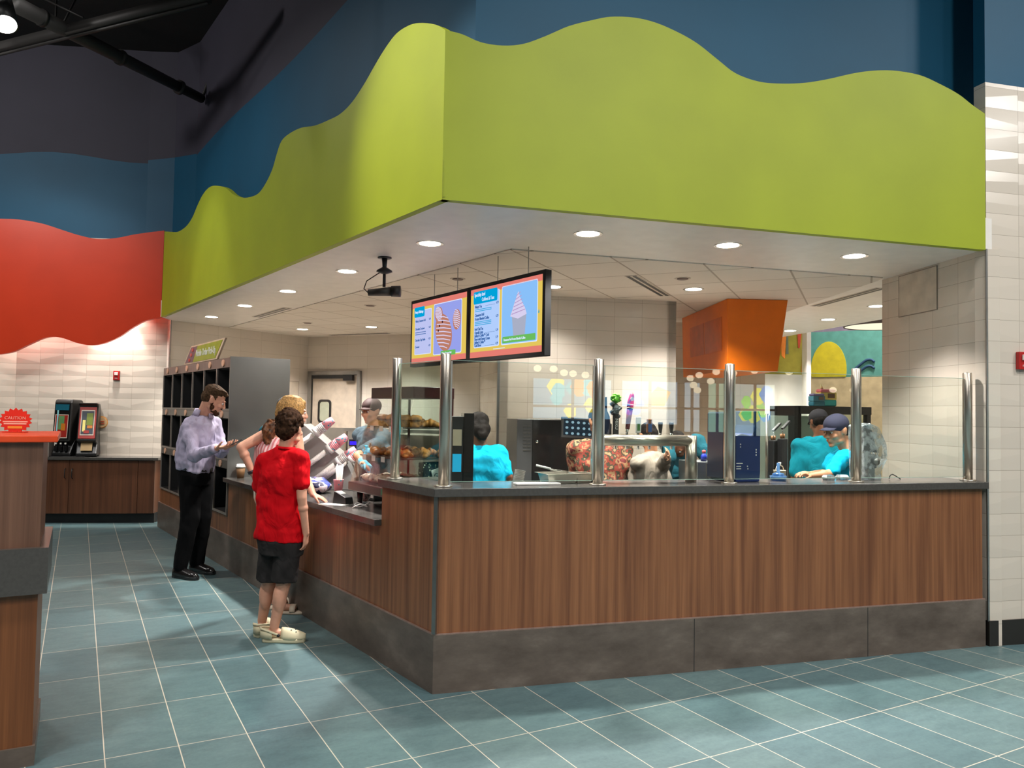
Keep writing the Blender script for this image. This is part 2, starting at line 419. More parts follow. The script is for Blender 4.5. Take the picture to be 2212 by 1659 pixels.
# condiment wall (tiled below, teal then slate above) and the walls over the kiosk
K = V((-.82,7.5,0)); dC = ang(157.3); bC = ang(67.3)
def CPt(t, back, z): return K + dC*t + bC*back + V((0,0,z))
c0 = V((WL0[0]-.005, WL0[1]+.03, 0)); c1 = CPt(2.0,.35,0)
m = MB(); wallq(m, c1, c0, .12, 3.9, side=-1); c2 = c1 + ang(205)*3.2; wallq(m, c2, c1, .12, 3.9, side=-1, u0=.1)
struct('wall_condiment', m, M['tile'])
m = MB(); wallq(m, c1-bC*.012, c0-bC*.012, 0, .12, side=-1); wallq(m, c2-bC*.012, c1-bC*.012, 0, .12, side=-1); struct('baseboard_condiment', m, M['blacktile'])

def upper(mb, p, q, wave=None, z0=3.0, zb=5.02, z1=6.62):
    p = V((p[0],p[1],0)); q = V((q[0],q[1],0)); N = 24
    for k in range(N):
        a = p+(q-p)*(k/N); b = p+(q-p)*((k+1)/N); wa = wave(k/N) if wave else 0; wb = wave((k+1)/N) if wave else 0
        mb.m = 0; mb.add([a+V((0,0,z0)), b+V((0,0,z0)), b+V((0,0,zb+wb)), a+V((0,0,zb+wa))], [(0,1,2,3)])
        mb.m = 1; mb.add([a+V((0,0,zb+wa)), b+V((0,0,zb+wb)), b+V((0,0,z1)), a+V((0,0,z1))], [(0,1,2,3)])
    mb.m = 0
U0 = CPt(6.5,.37,0); U1 = CPt(.37,.37,0); U2 = V((-.69,7.82,0)); U3 = LP(7.32,.37,0)
cr = inner(.37,.37); U4 = V((cr[0],cr[1],0)); U5 = RP(4.5,.37,0)
m = MB(); upper(m, U0, U1, lambda t: .05*sin(t*17+.6)+.02); struct('wall_upper_back', m, [M['blue'], M['purple']])
m = MB(); upper(m, U1, U2, lambda t: .02+.05*t); upper(m, U2, U3, lambda t: .07-.05*t); struct('wall_upper_pilaster', m, [M['blue'], M['purple']])
m = MB(); upper(m, U3, U4, lambda t: .03*sin(t*9)); struct('wall_upper_left', m, [M['blue'], M['purple']])
m = MB(); upper(m, U4, U5); struct('wall_upper_right', m, [M['blue'], M['purple']])

# wavy lime and red fascias
GL = [(0,3.75),(.12,3.83),(.32,3.92),(.47,3.96),(.63,3.97),(.79,3.93),(.94,3.87),(1.1,3.8),(1.29,3.74),(1.49,3.72),(1.71,3.74),(1.99,3.78),(2.29,3.85),(2.56,3.88),(2.76,3.87),(2.88,3.78),(2.98,3.68),(3.14,3.6),(3.33,3.55),(3.54,3.56),(3.83,3.61),(4.15,3.71),(4.41,3.83),(4.68,3.92),(5.05,4.0),(5.35,3.99),(5.59,3.92),(5.85,3.81),(6.14,3.76),(6.55,3.77),(6.95,3.84),(7.36,3.92)]
GR = [(0,3.75),(.1,3.74),(.21,3.71),(.34,3.71),(.47,3.74),(.61,3.81),(.75,3.89),(.9,3.95),(1.02,3.99),(1.18,4.01),(1.33,4.0),(1.49,3.96),(1.62,3.91),(1.76,3.83),(1.89,3.76),(2.06,3.73),(2.23,3.74),(2.41,3.77),(2.59,3.82),(2.77,3.88),(2.92,3.92),(3.11,3.95),(3.33,3.95),(3.51,3.91),(3.67,3.86),(3.79,3.8),(3.905,3.75)]
def smooth(pts, n=4):
    out = []
    for k in range(len(pts)-1):
        p0 = pts[max(k-1,0)]; p1 = pts[k]; p2 = pts[k+1]; p3 = pts[min(k+2,len(pts)-1)]
        for j in range(n):
            t = j/n
            out.append(tuple(.5*((2*p1[i])+(-p0[i]+p2[i])*t+(2*p0[i]-5*p1[i]+4*p2[i]-p3[i])*t*t+(-p0[i]+3*p1[i]-3*p2[i]+p3[i])*t**3) for i in (0,1)))
    return out+[pts[-1]]
c5 = inner(.05,.05)
sL = smooth(GL); m = MB(); m.prismY([(0,2.772),*[(s,z) for s,z in sL],(7.40,2.772)], 0, -.05)
struct('trim_fascia_left', m, M['green'], rz=R(AL))
sR = smooth(GR); m = MB(); m.prismY([(0,2.772),*sR,(3.905,2.772)], 0, .05)
struct('trim_fascia_right', m, M['green'], rz=R(AR))
RT = [(3.4,4.0),(2.8,4.02),(2.11,4.04),(1.87,4.04),(1.58,4.0),(1.34,3.93),(1.1,3.86),(.87,3.82),(.63,3.84),(.39,3.9),(.18,3.94),(0.0,3.97)]
RB = [(3.4,2.35),(2.8,2.2),(2.35,2.2),(2.04,2.23),(1.87,2.27),(1.7,2.36),(1.52,2.45),(1.38,2.48),(1.24,2.46),(1.06,2.4),(.88,2.38),(.71,2.42),(.53,2.51),(.36,2.64),(.21,2.73),(.01,2.78)]
m = MB(); poly = [(-t,z) for t,z in smooth(RT)]+[(-t,z) for t,z in smooth(RB)[::-1]]
m.prismY(poly, 0, .06); struct('trim_fascia_red', m, M['red'], loc=K, rz=R(157.3-180))

# dark deck over everything, hall walls beyond and behind
m = MB(); m.box(-16,-19,6.6, 22,20,6.7); struct('ceiling', m, M['ceildark'])
wbeige = mat('beige wall paint', sr(206,178,140), .7); wteal = mat('mural teal', sr(82,140,128), .7); wolive = mat('mural olive', sr(170,160,58), .7)
wlilac = mat('mural grey lilac', sr(120,108,124), .7); wyel = mat('mural mustard', sr(196,176,28), .7); wnavy = mat('mural navy', sr(28,62,92), .7)
wor = mat('mural orange', sr(240,140,50), .7); wrd = mat('mural red', sr(220,86,58), .7); wgr = mat('mural grey green', sr(110,120,98), .7)
fa, fb = at(1741,800,14), at(2110,800,12.5)
m = MB(); wallq(m, fa, fb, 0, 2.28, side=-1, m=0); wallq(m, fa, fb, 2.28, 3.09, side=-1, m=1); wallq(m, fa, fb, 3.09, 6.6, side=-1, m=2)
wf = struct('wall_far', m, [wbeige, wteal, wlilac])
fd = (fb-fa); fd.z = 0; fd.normalize(); faz = atan2(fd.y, fd.x)
def onfar(px, py):
    r = at(px,py,1)-CAM; n = V((-fd.y,fd.x,0)); t = ((fa-CAM).dot(n))/r.dot(n); p = CAM+r*t
    return ((p-V((fa.x,fa.y,0))).dot(fd), p.z)
m = MB(); c = onfar(1790,800); r0 = onfar(1829,790)[0]-c[0]; top = onfar(1790,738)[1]-c[1]
pts = [(c[0]+r0*cos(2*pi*k/40), c[1]+top*sin(2*pi*k/40)) for k in range(40)]
m.prismY([(x,max(z,2.285)) for x,z in pts], -.012, 0)
struct('trim_mural_sun', m, wyel, loc=(fa.x,fa.y,0), rz=faz)
m = MB()
for o in (0, 14):
    pts = [onfar(x,y) for x,y in ((1846,798+o),(1862,785+o),(1872,778+o),(1882,777+o),(1889,782+o))]
    m.tube([V((x,-.01,z)) for x,z in smooth(pts,3)], .022, 6)
struct('trim_mural_wave', m, wnavy, loc=(fa.x,fa.y,0), rz=faz)
ga, gb = at(1560,800,12), at(1738,800,12)
m = MB(); wallq(m, ga, gb, 0, 2.22, side=-1, m=0); wallq(m, ga, gb, 2.22, 6.6, side=-1, m=1)
struct('wall_far_left', m, [M['gyp'], wolive])
gd = gb-ga; gd.z = 0; gd.normalize()
def onfl(px, py):
    r = at(px,py,1)-CAM; n = V((-gd.y,gd.x,0)); t = ((ga-CAM).dot(n))/r.dot(n); p = CAM+r*t
    return ((p-V((ga.x,ga.y,0))).dot(gd), p.z)
m = MB()
for mi, poly in enumerate(([(1686,722),(1698,722),(1695,775),(1688,768)], [(1722,715),(1731,715),(1727,752),(1724,752)], [(1698,722),(1702,722),(1703,765),(1697,765)])):
    m.m = mi; m.prismY([onfl(*p) for p in poly], -.012, 0)
m.m = 0; m.prismY([onfl(*p) for p in ((1731,805),(1734,758),(1736,752),(1738,760),(1738,805))], -.012, 0)
struct('trim_mural_shapes', m, [wor, wrd, wgr], loc=(ga.x,ga.y,0), rz=atan2(gd.y,gd.x))
m = MB(); p = at(1742,800,11.6); m.box(-.03,-.2,0,.03,.2,6.6); struct('trim_far_column', m, M['gyp'], loc=(p.x,p.y,0), rz=R(-40))
hw = mat('hall wall paint', sr(150,140,128), .7)
m = MB(); 
wallq(m, (-15.9,-18.9), (-15.9,19.9), 0, 6.6, side=-1); wallq(m, (21.9,19.9), (21.9,-18.9), 0, 6.6, side=-1); wallq(m, (-15.9,19.9), (21.9,19.9), 0, 6.6, side=-1)
struct('wall_hall', m, hw)
# window wall of the dining hall behind the camera (seen mirrored in the guard glass)
BD = -15.0
wins = [(5.4,7.75),(7.95,9.75),(9.85,10.45),(10.6,11.3),(11.45,12.9),(1.0,2.6),(-3,-1)]
m = MB(); xs = sorted(wins); cur = -16
for (a, b) in xs:
    sl = [1.42,1.3,1.1,1.1,1.0,1.3,1.3][wins.index((a,b))]
    m.box(cur, BD-.2, 0, a, BD, 6.6); m.box(a, BD-.2, 0, b, BD, sl); m.box(a, BD-.2, 2.48, b, BD, 6.6); cur = b
m.box(cur, BD-.2, 0, 19, BD, 6.6)
struct('wall_window_side', m, hw, rz=R(AR))
fr = mat('dark window frame', sr(40,38,36), .5)
pane_cols = [sr(150,215,255), sr(200,230,255), sr(215,240,255), sr(190,240,210), sr(225,245,240), sr(210,235,255), sr(210,235,255)]
sill = [1.42,1.3,1.1,1.1,1.0,1.3,1.3]
for k, (a, b) in enumerate(wins):
    m = MB(); m.box(a,BD-.12,sill[k],b,BD-.08,2.48)
    w = struct('window_%d' % (k+1), m, glow('daylit pane %d' % k, pane_cols[k], 3.2), rz=R(AR))
    f = MB(); f.box(a,BD-.08,sill[k],a+.05,BD-.02,2.48); f.box(b-.05,BD-.08,sill[k],b,BD-.02,2.48); f.box(a,BD-.08,1.72,b,BD-.02,1.78); f.box((a+b)/2-.03,BD-.08,sill[k],(a+b)/2+.03,BD-.02,2.48)
    obj('window_frame', f, fr, w)
    if k < 2 or k == 4:
        cc = [[glow('decal orange',sr(250,150,60),7), glow('decal teal',sr(20,190,210),7), glow('decal yellow',sr(250,230,90),7)], [glow('decal blue',sr(50,140,235),7), glow('decal pink',sr(235,110,190),7), glow('decal ochre',sr(215,160,50),7)], [glow('decal green',sr(120,220,90),7), glow('decal lemon',sr(240,240,90),7), glow('decal sky',sr(60,150,230),7)]][0 if k==0 else 1 if k==1 else 2]
        d = MB(); rr = random.Random(k)
        if k == 1:
            for j in range(6): d.m = 0; d.prismY([(8.35+.2*cos(j*pi/3)+.14*cos(q*pi/5), 1.85+.2*sin(j*pi/3)+.14*sin(q*pi/5)) for q in range(10)], BD-.075, BD-.07)
            d.m = 1; d.prismY([(8.35+.1*cos(q*pi/6), 1.85+.1*sin(q*pi/6)) for q in range(12)], BD-.069, BD-.065)
            d.m = 2; d.prismY([(8.8,1.8),(9.3,1.8),(9.5,2.2),(9.1,2.35),(8.85,2.1)], BD-.075, BD-.07)
        else:
            for j in range(16):
                cx = rr.uniform(a+.25,b-.25); cz = rr.uniform(1.55,2.35); r_ = rr.uniform(.14,.28); d.m = j%3
                d.prismY([(cx+r_*cos(q*pi/5)*(1 if q%2 else .75), cz+r_*sin(q*pi/5)) for q in range(10)], BD-.075-.001*j, BD-.07-.001*j)
        obj('window_decal', d, cc, w)
# ================================================================ COUNTERS
def band(d0, d1, z0, z1, s_left, s_right, mb):      # L-shaped strip following the faces between offsets d0 and d1
    a = inner(d0,d0); b = inner(d1,d1)
    if s_left is not None:
        p, q = LP(s_left,d0,0), LP(s_left,d1,0); mb.prism([(p.x,p.y), a, b, (q.x,q.y)], z0, z1)
    if s_right is not None:
        p, q = RP(s_right,d0,0), RP(s_right,d1,0); mb.prism([a, (p.x,p.y), (q.x,q.y), b], z0, z1)
    return mb
def bandL(s0, s1, d0, d1, z0, z1, mb):
    q = [LP(s0,d0,0), LP(s1,d0,0), LP(s1,d1,0), LP(s0,d1,0)]; mb.prism([(p.x,p.y) for p in q], z0, z1); return mb
ct = thing('service_counter', 'long walnut panelled service counter with a bronze grey kick plate and glass guard above', 'counter')
obj('counter_body', bandL(.70,7.15,.03,.5,.05,.5, bandL(.70,4.08,.03,.6,.5,.84, band(.03,.34,.05,1.085,.70,3.87, MB()))), M['darkgrey'], ct)
m = band(.012,.03,.325,1.09,None,3.872, MB()); obj('front_panel', m, M['wood'], ct)
m = MB(); a = inner(.012,.012); 
bandL(.0,.70,.012,.03,.325,1.09,m); bandL(.70,4.08,.012,.03,.325,.84,m); bandL(4.08,7.15,.012,.03,.325,.5,m); obj('side_panel', m, M['wood'], ct)
m = band(0,.03,0,.322,None,3.885, MB()); 
obj('kick_plate', m, M['kick'], ct); m = band(0,.03,0,.322,7.22,None, MB()); obj('kick_plate', m, M['kick'], ct)
m = band(0,.028,.322,.329,7.22,3.885, MB()); obj('kick_cap', m, M['woodtag'], ct)
m = MB(); cx, cy = inner(.006,.006); m.box(-.012,-.012,.33,.012,.012,1.088); obj('corner_trim', m, M['lowalu'], ct, loc=(cx,cy,0), rz=R(bi))
for x in (1.62,2.9):
    m = MB(); m.box(x,-.001,0,x+.004,.002,.32); obj('kick_joint', m, mat('dark joint',(.02,.02,.02),.6), ct, rz=R(AR))
M['mesa'] = M['counter']
def polyslab(name, mb, label, cat, m=None, bevel=.003):
    o = obj('worktop', mb, m or M['counter'], bevel=bevel); return tag(o, label, cat)
m = band(-.022,.40,1.09,1.137,.70,3.90, MB()); polyslab('counter_top', m, 'dark grey raised countertop wrapping the counter corner under the glass guard', 'countertop')
m = bandL(.705,4.12,-.035,.62,.84,.88, MB()); polyslab('counter_top', m, 'lower dark grey countertop where customers order, beside the pastry case', 'countertop')
# work surfaces inside the kiosk
m = MB(); q = [RP(.42,.43,0), RP(3.75,.43,0), RP(3.75,.78,0), RP(.80,.78,0)]; m.prism([(p.x,p.y) for p in q], .90, .94)
wk = thing('work_counter', 'stainless work counter running behind the raised front countertop', 'counter')
obj('work_top', m, M['steeldull'], wk)
m = MB(); q = [RP(.55,.46,0), RP(3.7,.46,0), RP(3.7,.70,0), RP(.85,.70,0)]; m.prism([(p.x,p.y) for p in q], 0, .90); obj('cabinet', m, M['steeldull'], wk)

# ---------------- glass guard: posts and panes
def post(h, label):
    t = thing('guard_post', label, 'post', group='posts of the glass guard')
    m = MB(); m.lathe([(.0305,0),(.0305,h-.004),(.028,h)], 28); obj('pole', m, M['steel'], t)
    m = MB(); m.lathe([(.052,0),(.052,.006),(.046,.009),(.032,.010)], 28); obj('base_flange', m, M['steel'], t)
    return t
P0 = post(.768, 'brushed steel guard post at the counter corner, tallest in the picture')
P0.location = RP(.062,.11,1.137)
pts = [P0.location.copy()]
for s, lb in ((1.017,'steel guard post left of the draft tap pipe'),(1.926,'steel guard post in front of the navy blender enclosure'),(2.902,'steel guard post beside the capped worker in turquoise shirt'),(3.853,'rightmost steel guard post, next to the tiled pier')):
    o = dup(P0, RP(s,.11,1.137), label=lb); pts.append(o.location.copy())
o = dup(P0, LP(.664,.081,1.137), label='leftmost steel guard post, in front of the pastry case'); pl = o.location.copy()
labs = ['clear guard glass pane right of the corner post','clear guard glass pane in front of the draft taps','clear guard glass pane in front of two turquoise shirted workers','clear guard glass pane ending at the tiled pier']
zt = [1.865,1.865,1.862,1.862]
for k in range(4):
    a, b = pts[k], pts[k+1]; d = (b-a); d.z = 0; L = d.length; d.normalize()
    t = thing('glass_guard', labs[k], 'glass pane', a+d*.035, atan2(d.y,d.x), 'panes of the glass guard')
    m = MB(); m.box(0,-.004,.028,L-.07,.004,zt[k]-1.137); obj('glass', m, M['glass'], t)
    m = MB(); m.box(0,-.0045,zt[k]-1.137,L-.07,.0045,zt[k]-1.137+.0025); obj('polished_edge', m, M['glassedge'], t); m = MB(); m.box(0,-.0045,.0255,L-.07,.0045,.028); obj('polished_edge', m, M['glassedge'], t)
    for x0 in (-.03, L-.074):
        m = MB(); m.box(x0,-.006,.03,x0+.034,.006,zt[k]-1.14); obj('glazing_channel', m, M['steel'], t)
a, b = pts[0], pl; d = b-a; d.z = 0; L = d.length; d.normalize()
t = thing('glass_guard', 'clear guard glass pane on the side return before the pastry case', 'glass pane', a+d*.035, atan2(d.y,d.x), 'panes of the glass guard')
m = MB(); m.box(0,-.004,.028,L-.07,.004,.728); obj('glass', m, glassm('green tinted guard glass', (.84,.93,.88)), t)
m = MB(); m.box(0,-.0045,.728,L-.07,.0045,.731); obj('polished_edge', m, M['glassedge'], t)

# ---------------- locker (pickup shelves)
lk = thing('pickup_shelf_unit', 'black and grey open pickup shelf unit with rounded tags above each bay', 'shelf unit', (0,0,0), R(AL))
S0, S1, LZ0, LZ1, LD = 4.08, 7.13, .5, 2.07, .60
inn = mat('black shelf lining', (.006,.006,.006), .7); gf = mat('grey aluminium edging', sr(150,142,134), .4, .3)
m = MB(); m.box(S0,-LD,LZ0,S0+.012,.004,LZ1+.01); obj('end_panel', m, mat('brushed grey end panel', sr(128,128,125), .42, .45, .05, 1.5), lk)
nb = 6; bw = (S1-S0)/nb; rows = [(1.562,1.962),(1.068,1.452),(.532,.955)]
m = MB(); m.box(S0+.012,-LD,LZ0,S1,-LD+.02,LZ1); m.box(S1-.012,-LD,LZ0,S1,-.01,LZ1); m.box(S0+.012,-LD,LZ0,S1,-.01,LZ0+.012); m.box(S0+.012,-LD,LZ1-.01,S1,-.01,LZ1)
for z0, z1 in rows: m.box(S0+.02,-LD+.02,z0-.012,S1-.01,-.008,z0)
for z0, z1 in rows: m.box(S0+.02,-LD+.02,z1,S1-.01,-.03,z1+.012)
for k in range(1,nb): x = S0+bw*k; m.box(x-.008,-LD+.02,LZ0,x+.008,-.012,LZ1-.01)
obj('shelf_carcass', m, inn, lk)
m = MB()
for k in range(nb+1):
    x = S0+bw*k if k else S0+.018
    for z0, z1 in rows: m.box(x-.011,-.014,z0-.012,x+.011,.002,z1+.012)
for z0, z1 in rows: m.box(S0+.01,-.016,z0-.022,S1,.004,z0-.002)
obj('edging', m, gf, lk)
for (z0, z1), zt_, mm_ in zip(rows, (2.07,1.54,1.046), (M['woodtag'], mat('grey tag strip', sr(140,133,124), .5), mat('darker grey tag strip', sr(92,88,82), .5))):
    m = MB(); m.box(S0+.012,-.012,z1+.012,S1,0,zt_); obj('tag_strip', m, mm_, lk)
tagc = mat('pale orange oval tag', sr(232,182,150), .45)
for (z0, z1), zt_ in zip(rows, (2.07,1.54,1.046)):
    for k in range(nb):
        x = S0+bw*(k+.5); zc = (z1+.012+zt_)/2
        m = MB(); m.prismY([(x+.045*cos(2*pi*q/20), zc+.036*sin(2*pi*q/20)) for q in range(20)], 0, .012); obj('bay_tag', m, tagc, lk, bevel=.003)
# sign above
sg = thing('pickup_sign', 'lime green slanted sign reading Mobile Order Pick-Up above the shelf unit', 'sign', (0,0,0), R(AL))
m = MB(); m.prismY([(4.60,2.076),(6.03,2.072),(5.71,2.275),(4.30,2.28)], -.02, .0); obj('sign_board', m, mat('sign cream edge', sr(226,200,170), .5), sg)
m = MB(); m.prismY([(4.655,2.09),(5.60,2.086),(5.40,2.26),(4.39,2.265)], .0, .003); obj('sign_face', m, mat('sign lime face', sr(160,172,20), .45), sg)
m = MB(); m.prismY([(5.60,2.086),(5.97,2.086),(5.69,2.26),(5.40,2.26)], .0, .003); obj('sign_side_panel', m, mat('sign plum panel', sr(120,80,92), .5), sg)
rf = mat('sign red figure', sr(200,70,60), .5); m = MB()
for (x,z) in ((5.76,2.115),(5.68,2.17),(5.61,2.225)): m.ell((x,.005,z),(.05,.004,.022),n=10,k=6)
obj('sign_motif', m, rf, sg)
text('Mobile Order Pick-Up', .105, M['paper'], sg, 'sign_lettering', (5.46,.0045,2.145), rot=(pi/2,0,pi), xs=.86, bold=.002)

# ---------------- condiment cabinet
cc = thing('condiment_cabinet', 'dark walnut two door cabinet below the red fascia on a black plinth', 'cabinet', (K.x,K.y,0), R(157.3-180))
def bow(x): return -.05*max(0,1-((x+1.05)/1.15)**2)
xs = [-2.25+ .1*k for k in range(23)]
m = MB(); m.prism([(-2.25,.343),*[(x,-.02+.06) for x in (-2.25,)],(-2.25,.05)]+[(x,.05) for x in (-.03,)]+[(-.03,.343)],.0,.13); obj('plinth', m, M['black'], cc)
m = MB(); m.prism([(x,bow(x)+.02) for x in xs]+[(-.02,.343),(-2.25,.343)],.13,.84); obj('carcass', m, M['woodcab'], cc)
def door(x0,x1):
    m = MB(); q = [x0+(x1-x0)*k/8 for k in range(9)]; m.prism([(x,bow(x)) for x in q]+[(x,bow(x)+.019) for x in q[::-1]], .135, .835); return obj('door', m, M['woodcab'], cc)
d1 = door(-1.98,-1.098); d2 = door(-1.092,-.235); door(-2.24,-1.986); m = MB(); m.prism([(-.229,bow(-.229)),(-.022,bow(-.022)),(-.022,.02),(-.229,.02)],.135,.835); obj('filler_panel', m, M['woodcab'], cc)
for d, x in ((d1,-1.14),(d2,-1.05)):
    m = MB(); y = bow(x); m.tube([(x,y,.60),(x,y-.03,.61),(x,y-.03,.72),(x,y,.73)], .005, 8); obj('handle', m, M['black'], d)
m = MB(); m.prism([(x,bow(x)-.03) for x in xs[:-1]]+[(.03,bow(-.03)-.03),(.03,.343),(-2.25,.343)],.845,.88); tag(obj('countertop', m, M['counter'], None, .002, (K.x,K.y,0), R(157.3-180)), 'dark countertop with bright edge on the condiment cabinet under the dispensers', 'countertop')

# ---------------- near left counter (cropped by the frame)
lc = thing('tall_counter', 'tall greyed walnut counter with dark belt at the left picture edge', 'counter', (-1.895,.0,0), 0)
m = MB(); m.box(-2.5,0,.08,-.0,.62,.76); obj('lower_panel', m, M['woodcab'] if 0 else wood('warm walnut veneer', sr(104,62,34), sr(142,88,50)), lc)
m = MB(); m.box(-2.5,0,.94,0,.62,1.405); obj('upper_panel', m, M['woodgrey'], lc)
m = MB(); m.box(-2.5,-.035,.745,.035,.65,.945); obj('belt', m, M['counter'], lc)
m = MB(); m.box(-2.5,-.012,0,.01,.62,.085); obj('plinth', m, M['kick'], lc)
m = MB(); m.box(-2.5,-.03,1.405,.045,.66,1.435); tag(obj('worktop', m, M['orangetop'], None, .004, (-1.885,0,0)), 'bright orange top slab on the tall counter at the left edge', 'countertop')
gb_ = at(98,948,5.2); m = MB(); m.box(-.03,-.06,0,.045,.06,.115)
# ================================================================ LIGHTS AND CAMERA
cd = bpy.data.cameras.new('camera'); cam = bpy.data.objects.new('camera', cd); C.objects.link(cam); S.camera = cam
cd.sensor_fit = 'HORIZONTAL'; cd.sensor_width = 36; cd.lens = FPX/2212*36; cd.clip_start = .05; cd.clip_end = 100
cam.matrix_world = Matrix(((CR.x,CU.x,-_f.x,CAM.x),(CR.y,CU.y,-_f.y,CAM.y),(CR.z,CU.z,-_f.z,CAM.z),(0,0,0,1)))
S.view_settings.view_transform = 'Standard'; S.view_settings.look = 'None'; S.view_settings.gamma = 1; S.view_settings.exposure = 0.18; S.view_settings.use_curve_mapping = False
S.cycles.max_bounces = 5; S.cycles.diffuse_bounces = 3; S.cycles.glossy_bounces = 3; S.cycles.transmission_bounces = 4; S.cycles.use_adaptive_sampling = True; S.cycles.adaptive_threshold = .025; S.cycles.transparent_max_bounces = 20; S.cycles.caustics_reflective = False; S.cycles.caustics_refractive = False
w = bpy.data.worlds.new('hall air'); S.world = w; w.use_nodes = True; w.node_tree.nodes['Background'].inputs[0].default_value = (.9,.88,.85,1); w.node_tree.nodes['Background'].inputs[1].default_value = .02
def spot(name, loc, aim, power, size=110, blend=.6, rad=.05, col=(1,.955,.90)):
    l = bpy.data.lights.new(name, 'SPOT'); l.energy = power; l.spot_size = R(size); l.spot_blend = blend; l.shadow_soft_size = rad; l.color = col
    o = bpy.data.objects.new(name, l); C.objects.link(o); o.location = loc
    d = V(aim)-V(loc); o.rotation_euler = d.to_track_quat('-Z','Y').to_euler(); return o
def arealight(name, loc, power, size, col=(1,.96,.92), aim=None, spread=None):
    l = bpy.data.lights.new(name, 'AREA'); l.energy = power; l.shape = 'DISK'; l.size = size; l.color = col
    if spread: l.spread = R(spread)
    o = bpy.data.objects.new(name, l); C.objects.link(o); o.location = loc
    if aim: o.rotation_euler = (V(aim)-V(loc)).to_track_quat('-Z','Y').to_euler()
    return o
# recessed downlights
LT = thing('recessed_downlight', 'x', 'ceiling light', (0,0,2.772), 0, 'recessed downlights in the kiosk ceiling')
m = MB(); m.lathe([(.098,-.004),(.098,0),(.078,.0),(.074,-.004)], 32, cap=False); m.rings; obj('trim_ring', m, M['gyp'] if 0 else mat('light trim ring', sr(190,180,168), .4), LT)
m = MB(); m.lathe([(.077,-.0035),(.077,0)], 32); obj('diffuser', m, M['lamp'], LT)
DL = [(LP(1.09,.54,0),'recessed downlight in the white soffit left of the lime fascia corner, above the menu screens'),
 (LP(2.55,.54,0),'recessed downlight in the soffit left of the black ceiling projector'),
 (LP(4.04,.54,0),'third recessed downlight along the left soffit, counting from the lime corner'),
 (LP(5.50,.54,0),'small recessed downlight in the soffit, one before the last toward the pickup shelves'),
 (LP(6.97,.54,0),'farthest recessed downlight of the left soffit, above the pickup shelf sign'),
 (RP(1.10,.53,0),'large recessed downlight in the front soffit, right of the lime corner'),
 (RP(2.16,.52,0),'recessed downlight in the front soffit above the orange hood'),
 (RP(3.23,.52,0),'recessed downlight in the front soffit nearest the tiled pier'),
 (V((1.15,7.76,0)),'small recessed downlight in the tile grid above the swing door corner'),
 (V((1.90,6.79,0)),'recessed downlight in the tile grid left of the menu screens'),
 (V((2.15,2.25,0)),'recessed downlight in the tile grid just right of the menu screens'),
 (V((3.33,1.60,0)),'recessed downlight in the tile grid left of the orange hood'),
 (V((6.30,2.46,0)),'recessed downlight in the far soffit, middle one of three beyond the hood'),
 (V((5.73,1.38,0)),'recessed downlight in the far soffit touching the tiled pier edge'),
 (V((6.94,3.61,0)),'recessed downlight in the far soffit beside the orange hood')]
for k, (p, lb) in enumerate(DL):
    z = 2.772 if 8 <= k <= 11 else 2.778
    if k == 0: LT.location = (p.x,p.y,z); LT['label'] = lb
    else: dup(LT, (p.x,p.y,z), label=lb)
    front = k < 8
    spot('downlight_lamp', (p.x,p.y,z-.012), (p.x,p.y,0), (345 if k != 7 else 230) if front else 75 if k == 10 else 240, 104 if front else 128, .6, .06)
# track spots and added fills washing the fascias, walls, floor and hall
spot('wash_spot', LP(.9,-2.6,5.8), LP(.25,0,3.1), 520, 36, .8, .08)
spot('wash_spot', LP(5.0,-2.4,5.8), LP(5.0,0,2.75), 150, 32, .8, .08)
spot('wash_spot', RP(.8,-3.0,5.9), RP(1.3,0,3.35), 80, 52, .9, .1)
spot('wash_spot', RP(2.9,-3.0,5.9), RP(2.8,0,3.3), 30, 62, .9, .1)
spot('wash_spot', CPt(1.3,-2.5,5.9), CPt(1.6,0,3.1), 170, 60, .9, .1)
spot('wash_spot', CPt(.66,.17,2.95), CPt(.66,.36,2.35), 90, 75, .6, .04)
spot('wash_spot', CPt(.66,.17,3.3), CPt(.66,.30,1.0), 130, 84, .7, .05)  # added wall fill hidden behind the red fascia
spot('wash_spot', CPt(1.7,.17,3.2), CPt(1.6,.33,1.6), 110, 95, .8, .05)  # second added fill, further along the same tiled wall
for k, (x, y, e) in enumerate(((-3.6,-1.5,130),(-3.2,4.2,80),(1.5,-4.8,190),(5.2,-4.4,140),(-5,-6,200),(2,-9,200),(8,-8,200))):
    arealight('hall_area_light', (x,y,6.2), e, .6, aim=(x,y,0), spread=150 if k < 2 else None)
for x, y, e in ((9.5,3.5,260),(12,7,260),(8,9,200),(10,0,220)): arealight('far_hall_lamp', (x,y,5.5), e, .6, aim=(x,y,0))
spot('kitchen_fill', (5.4,4.6,2.70), (5.6,5.6,0), 120, 140, .6, .06)  # two added fills without fixtures, brightening the wall behind the hood
spot('kitchen_fill', (4.0,5.6,2.70), (4.0,5.6,0), 120, 140, .6, .06)
arealight('hall_area_light', (-6,5,6.0), 90, .6, aim=(-2,9,4.5))  # extra fill added to lift the dark upper left wall
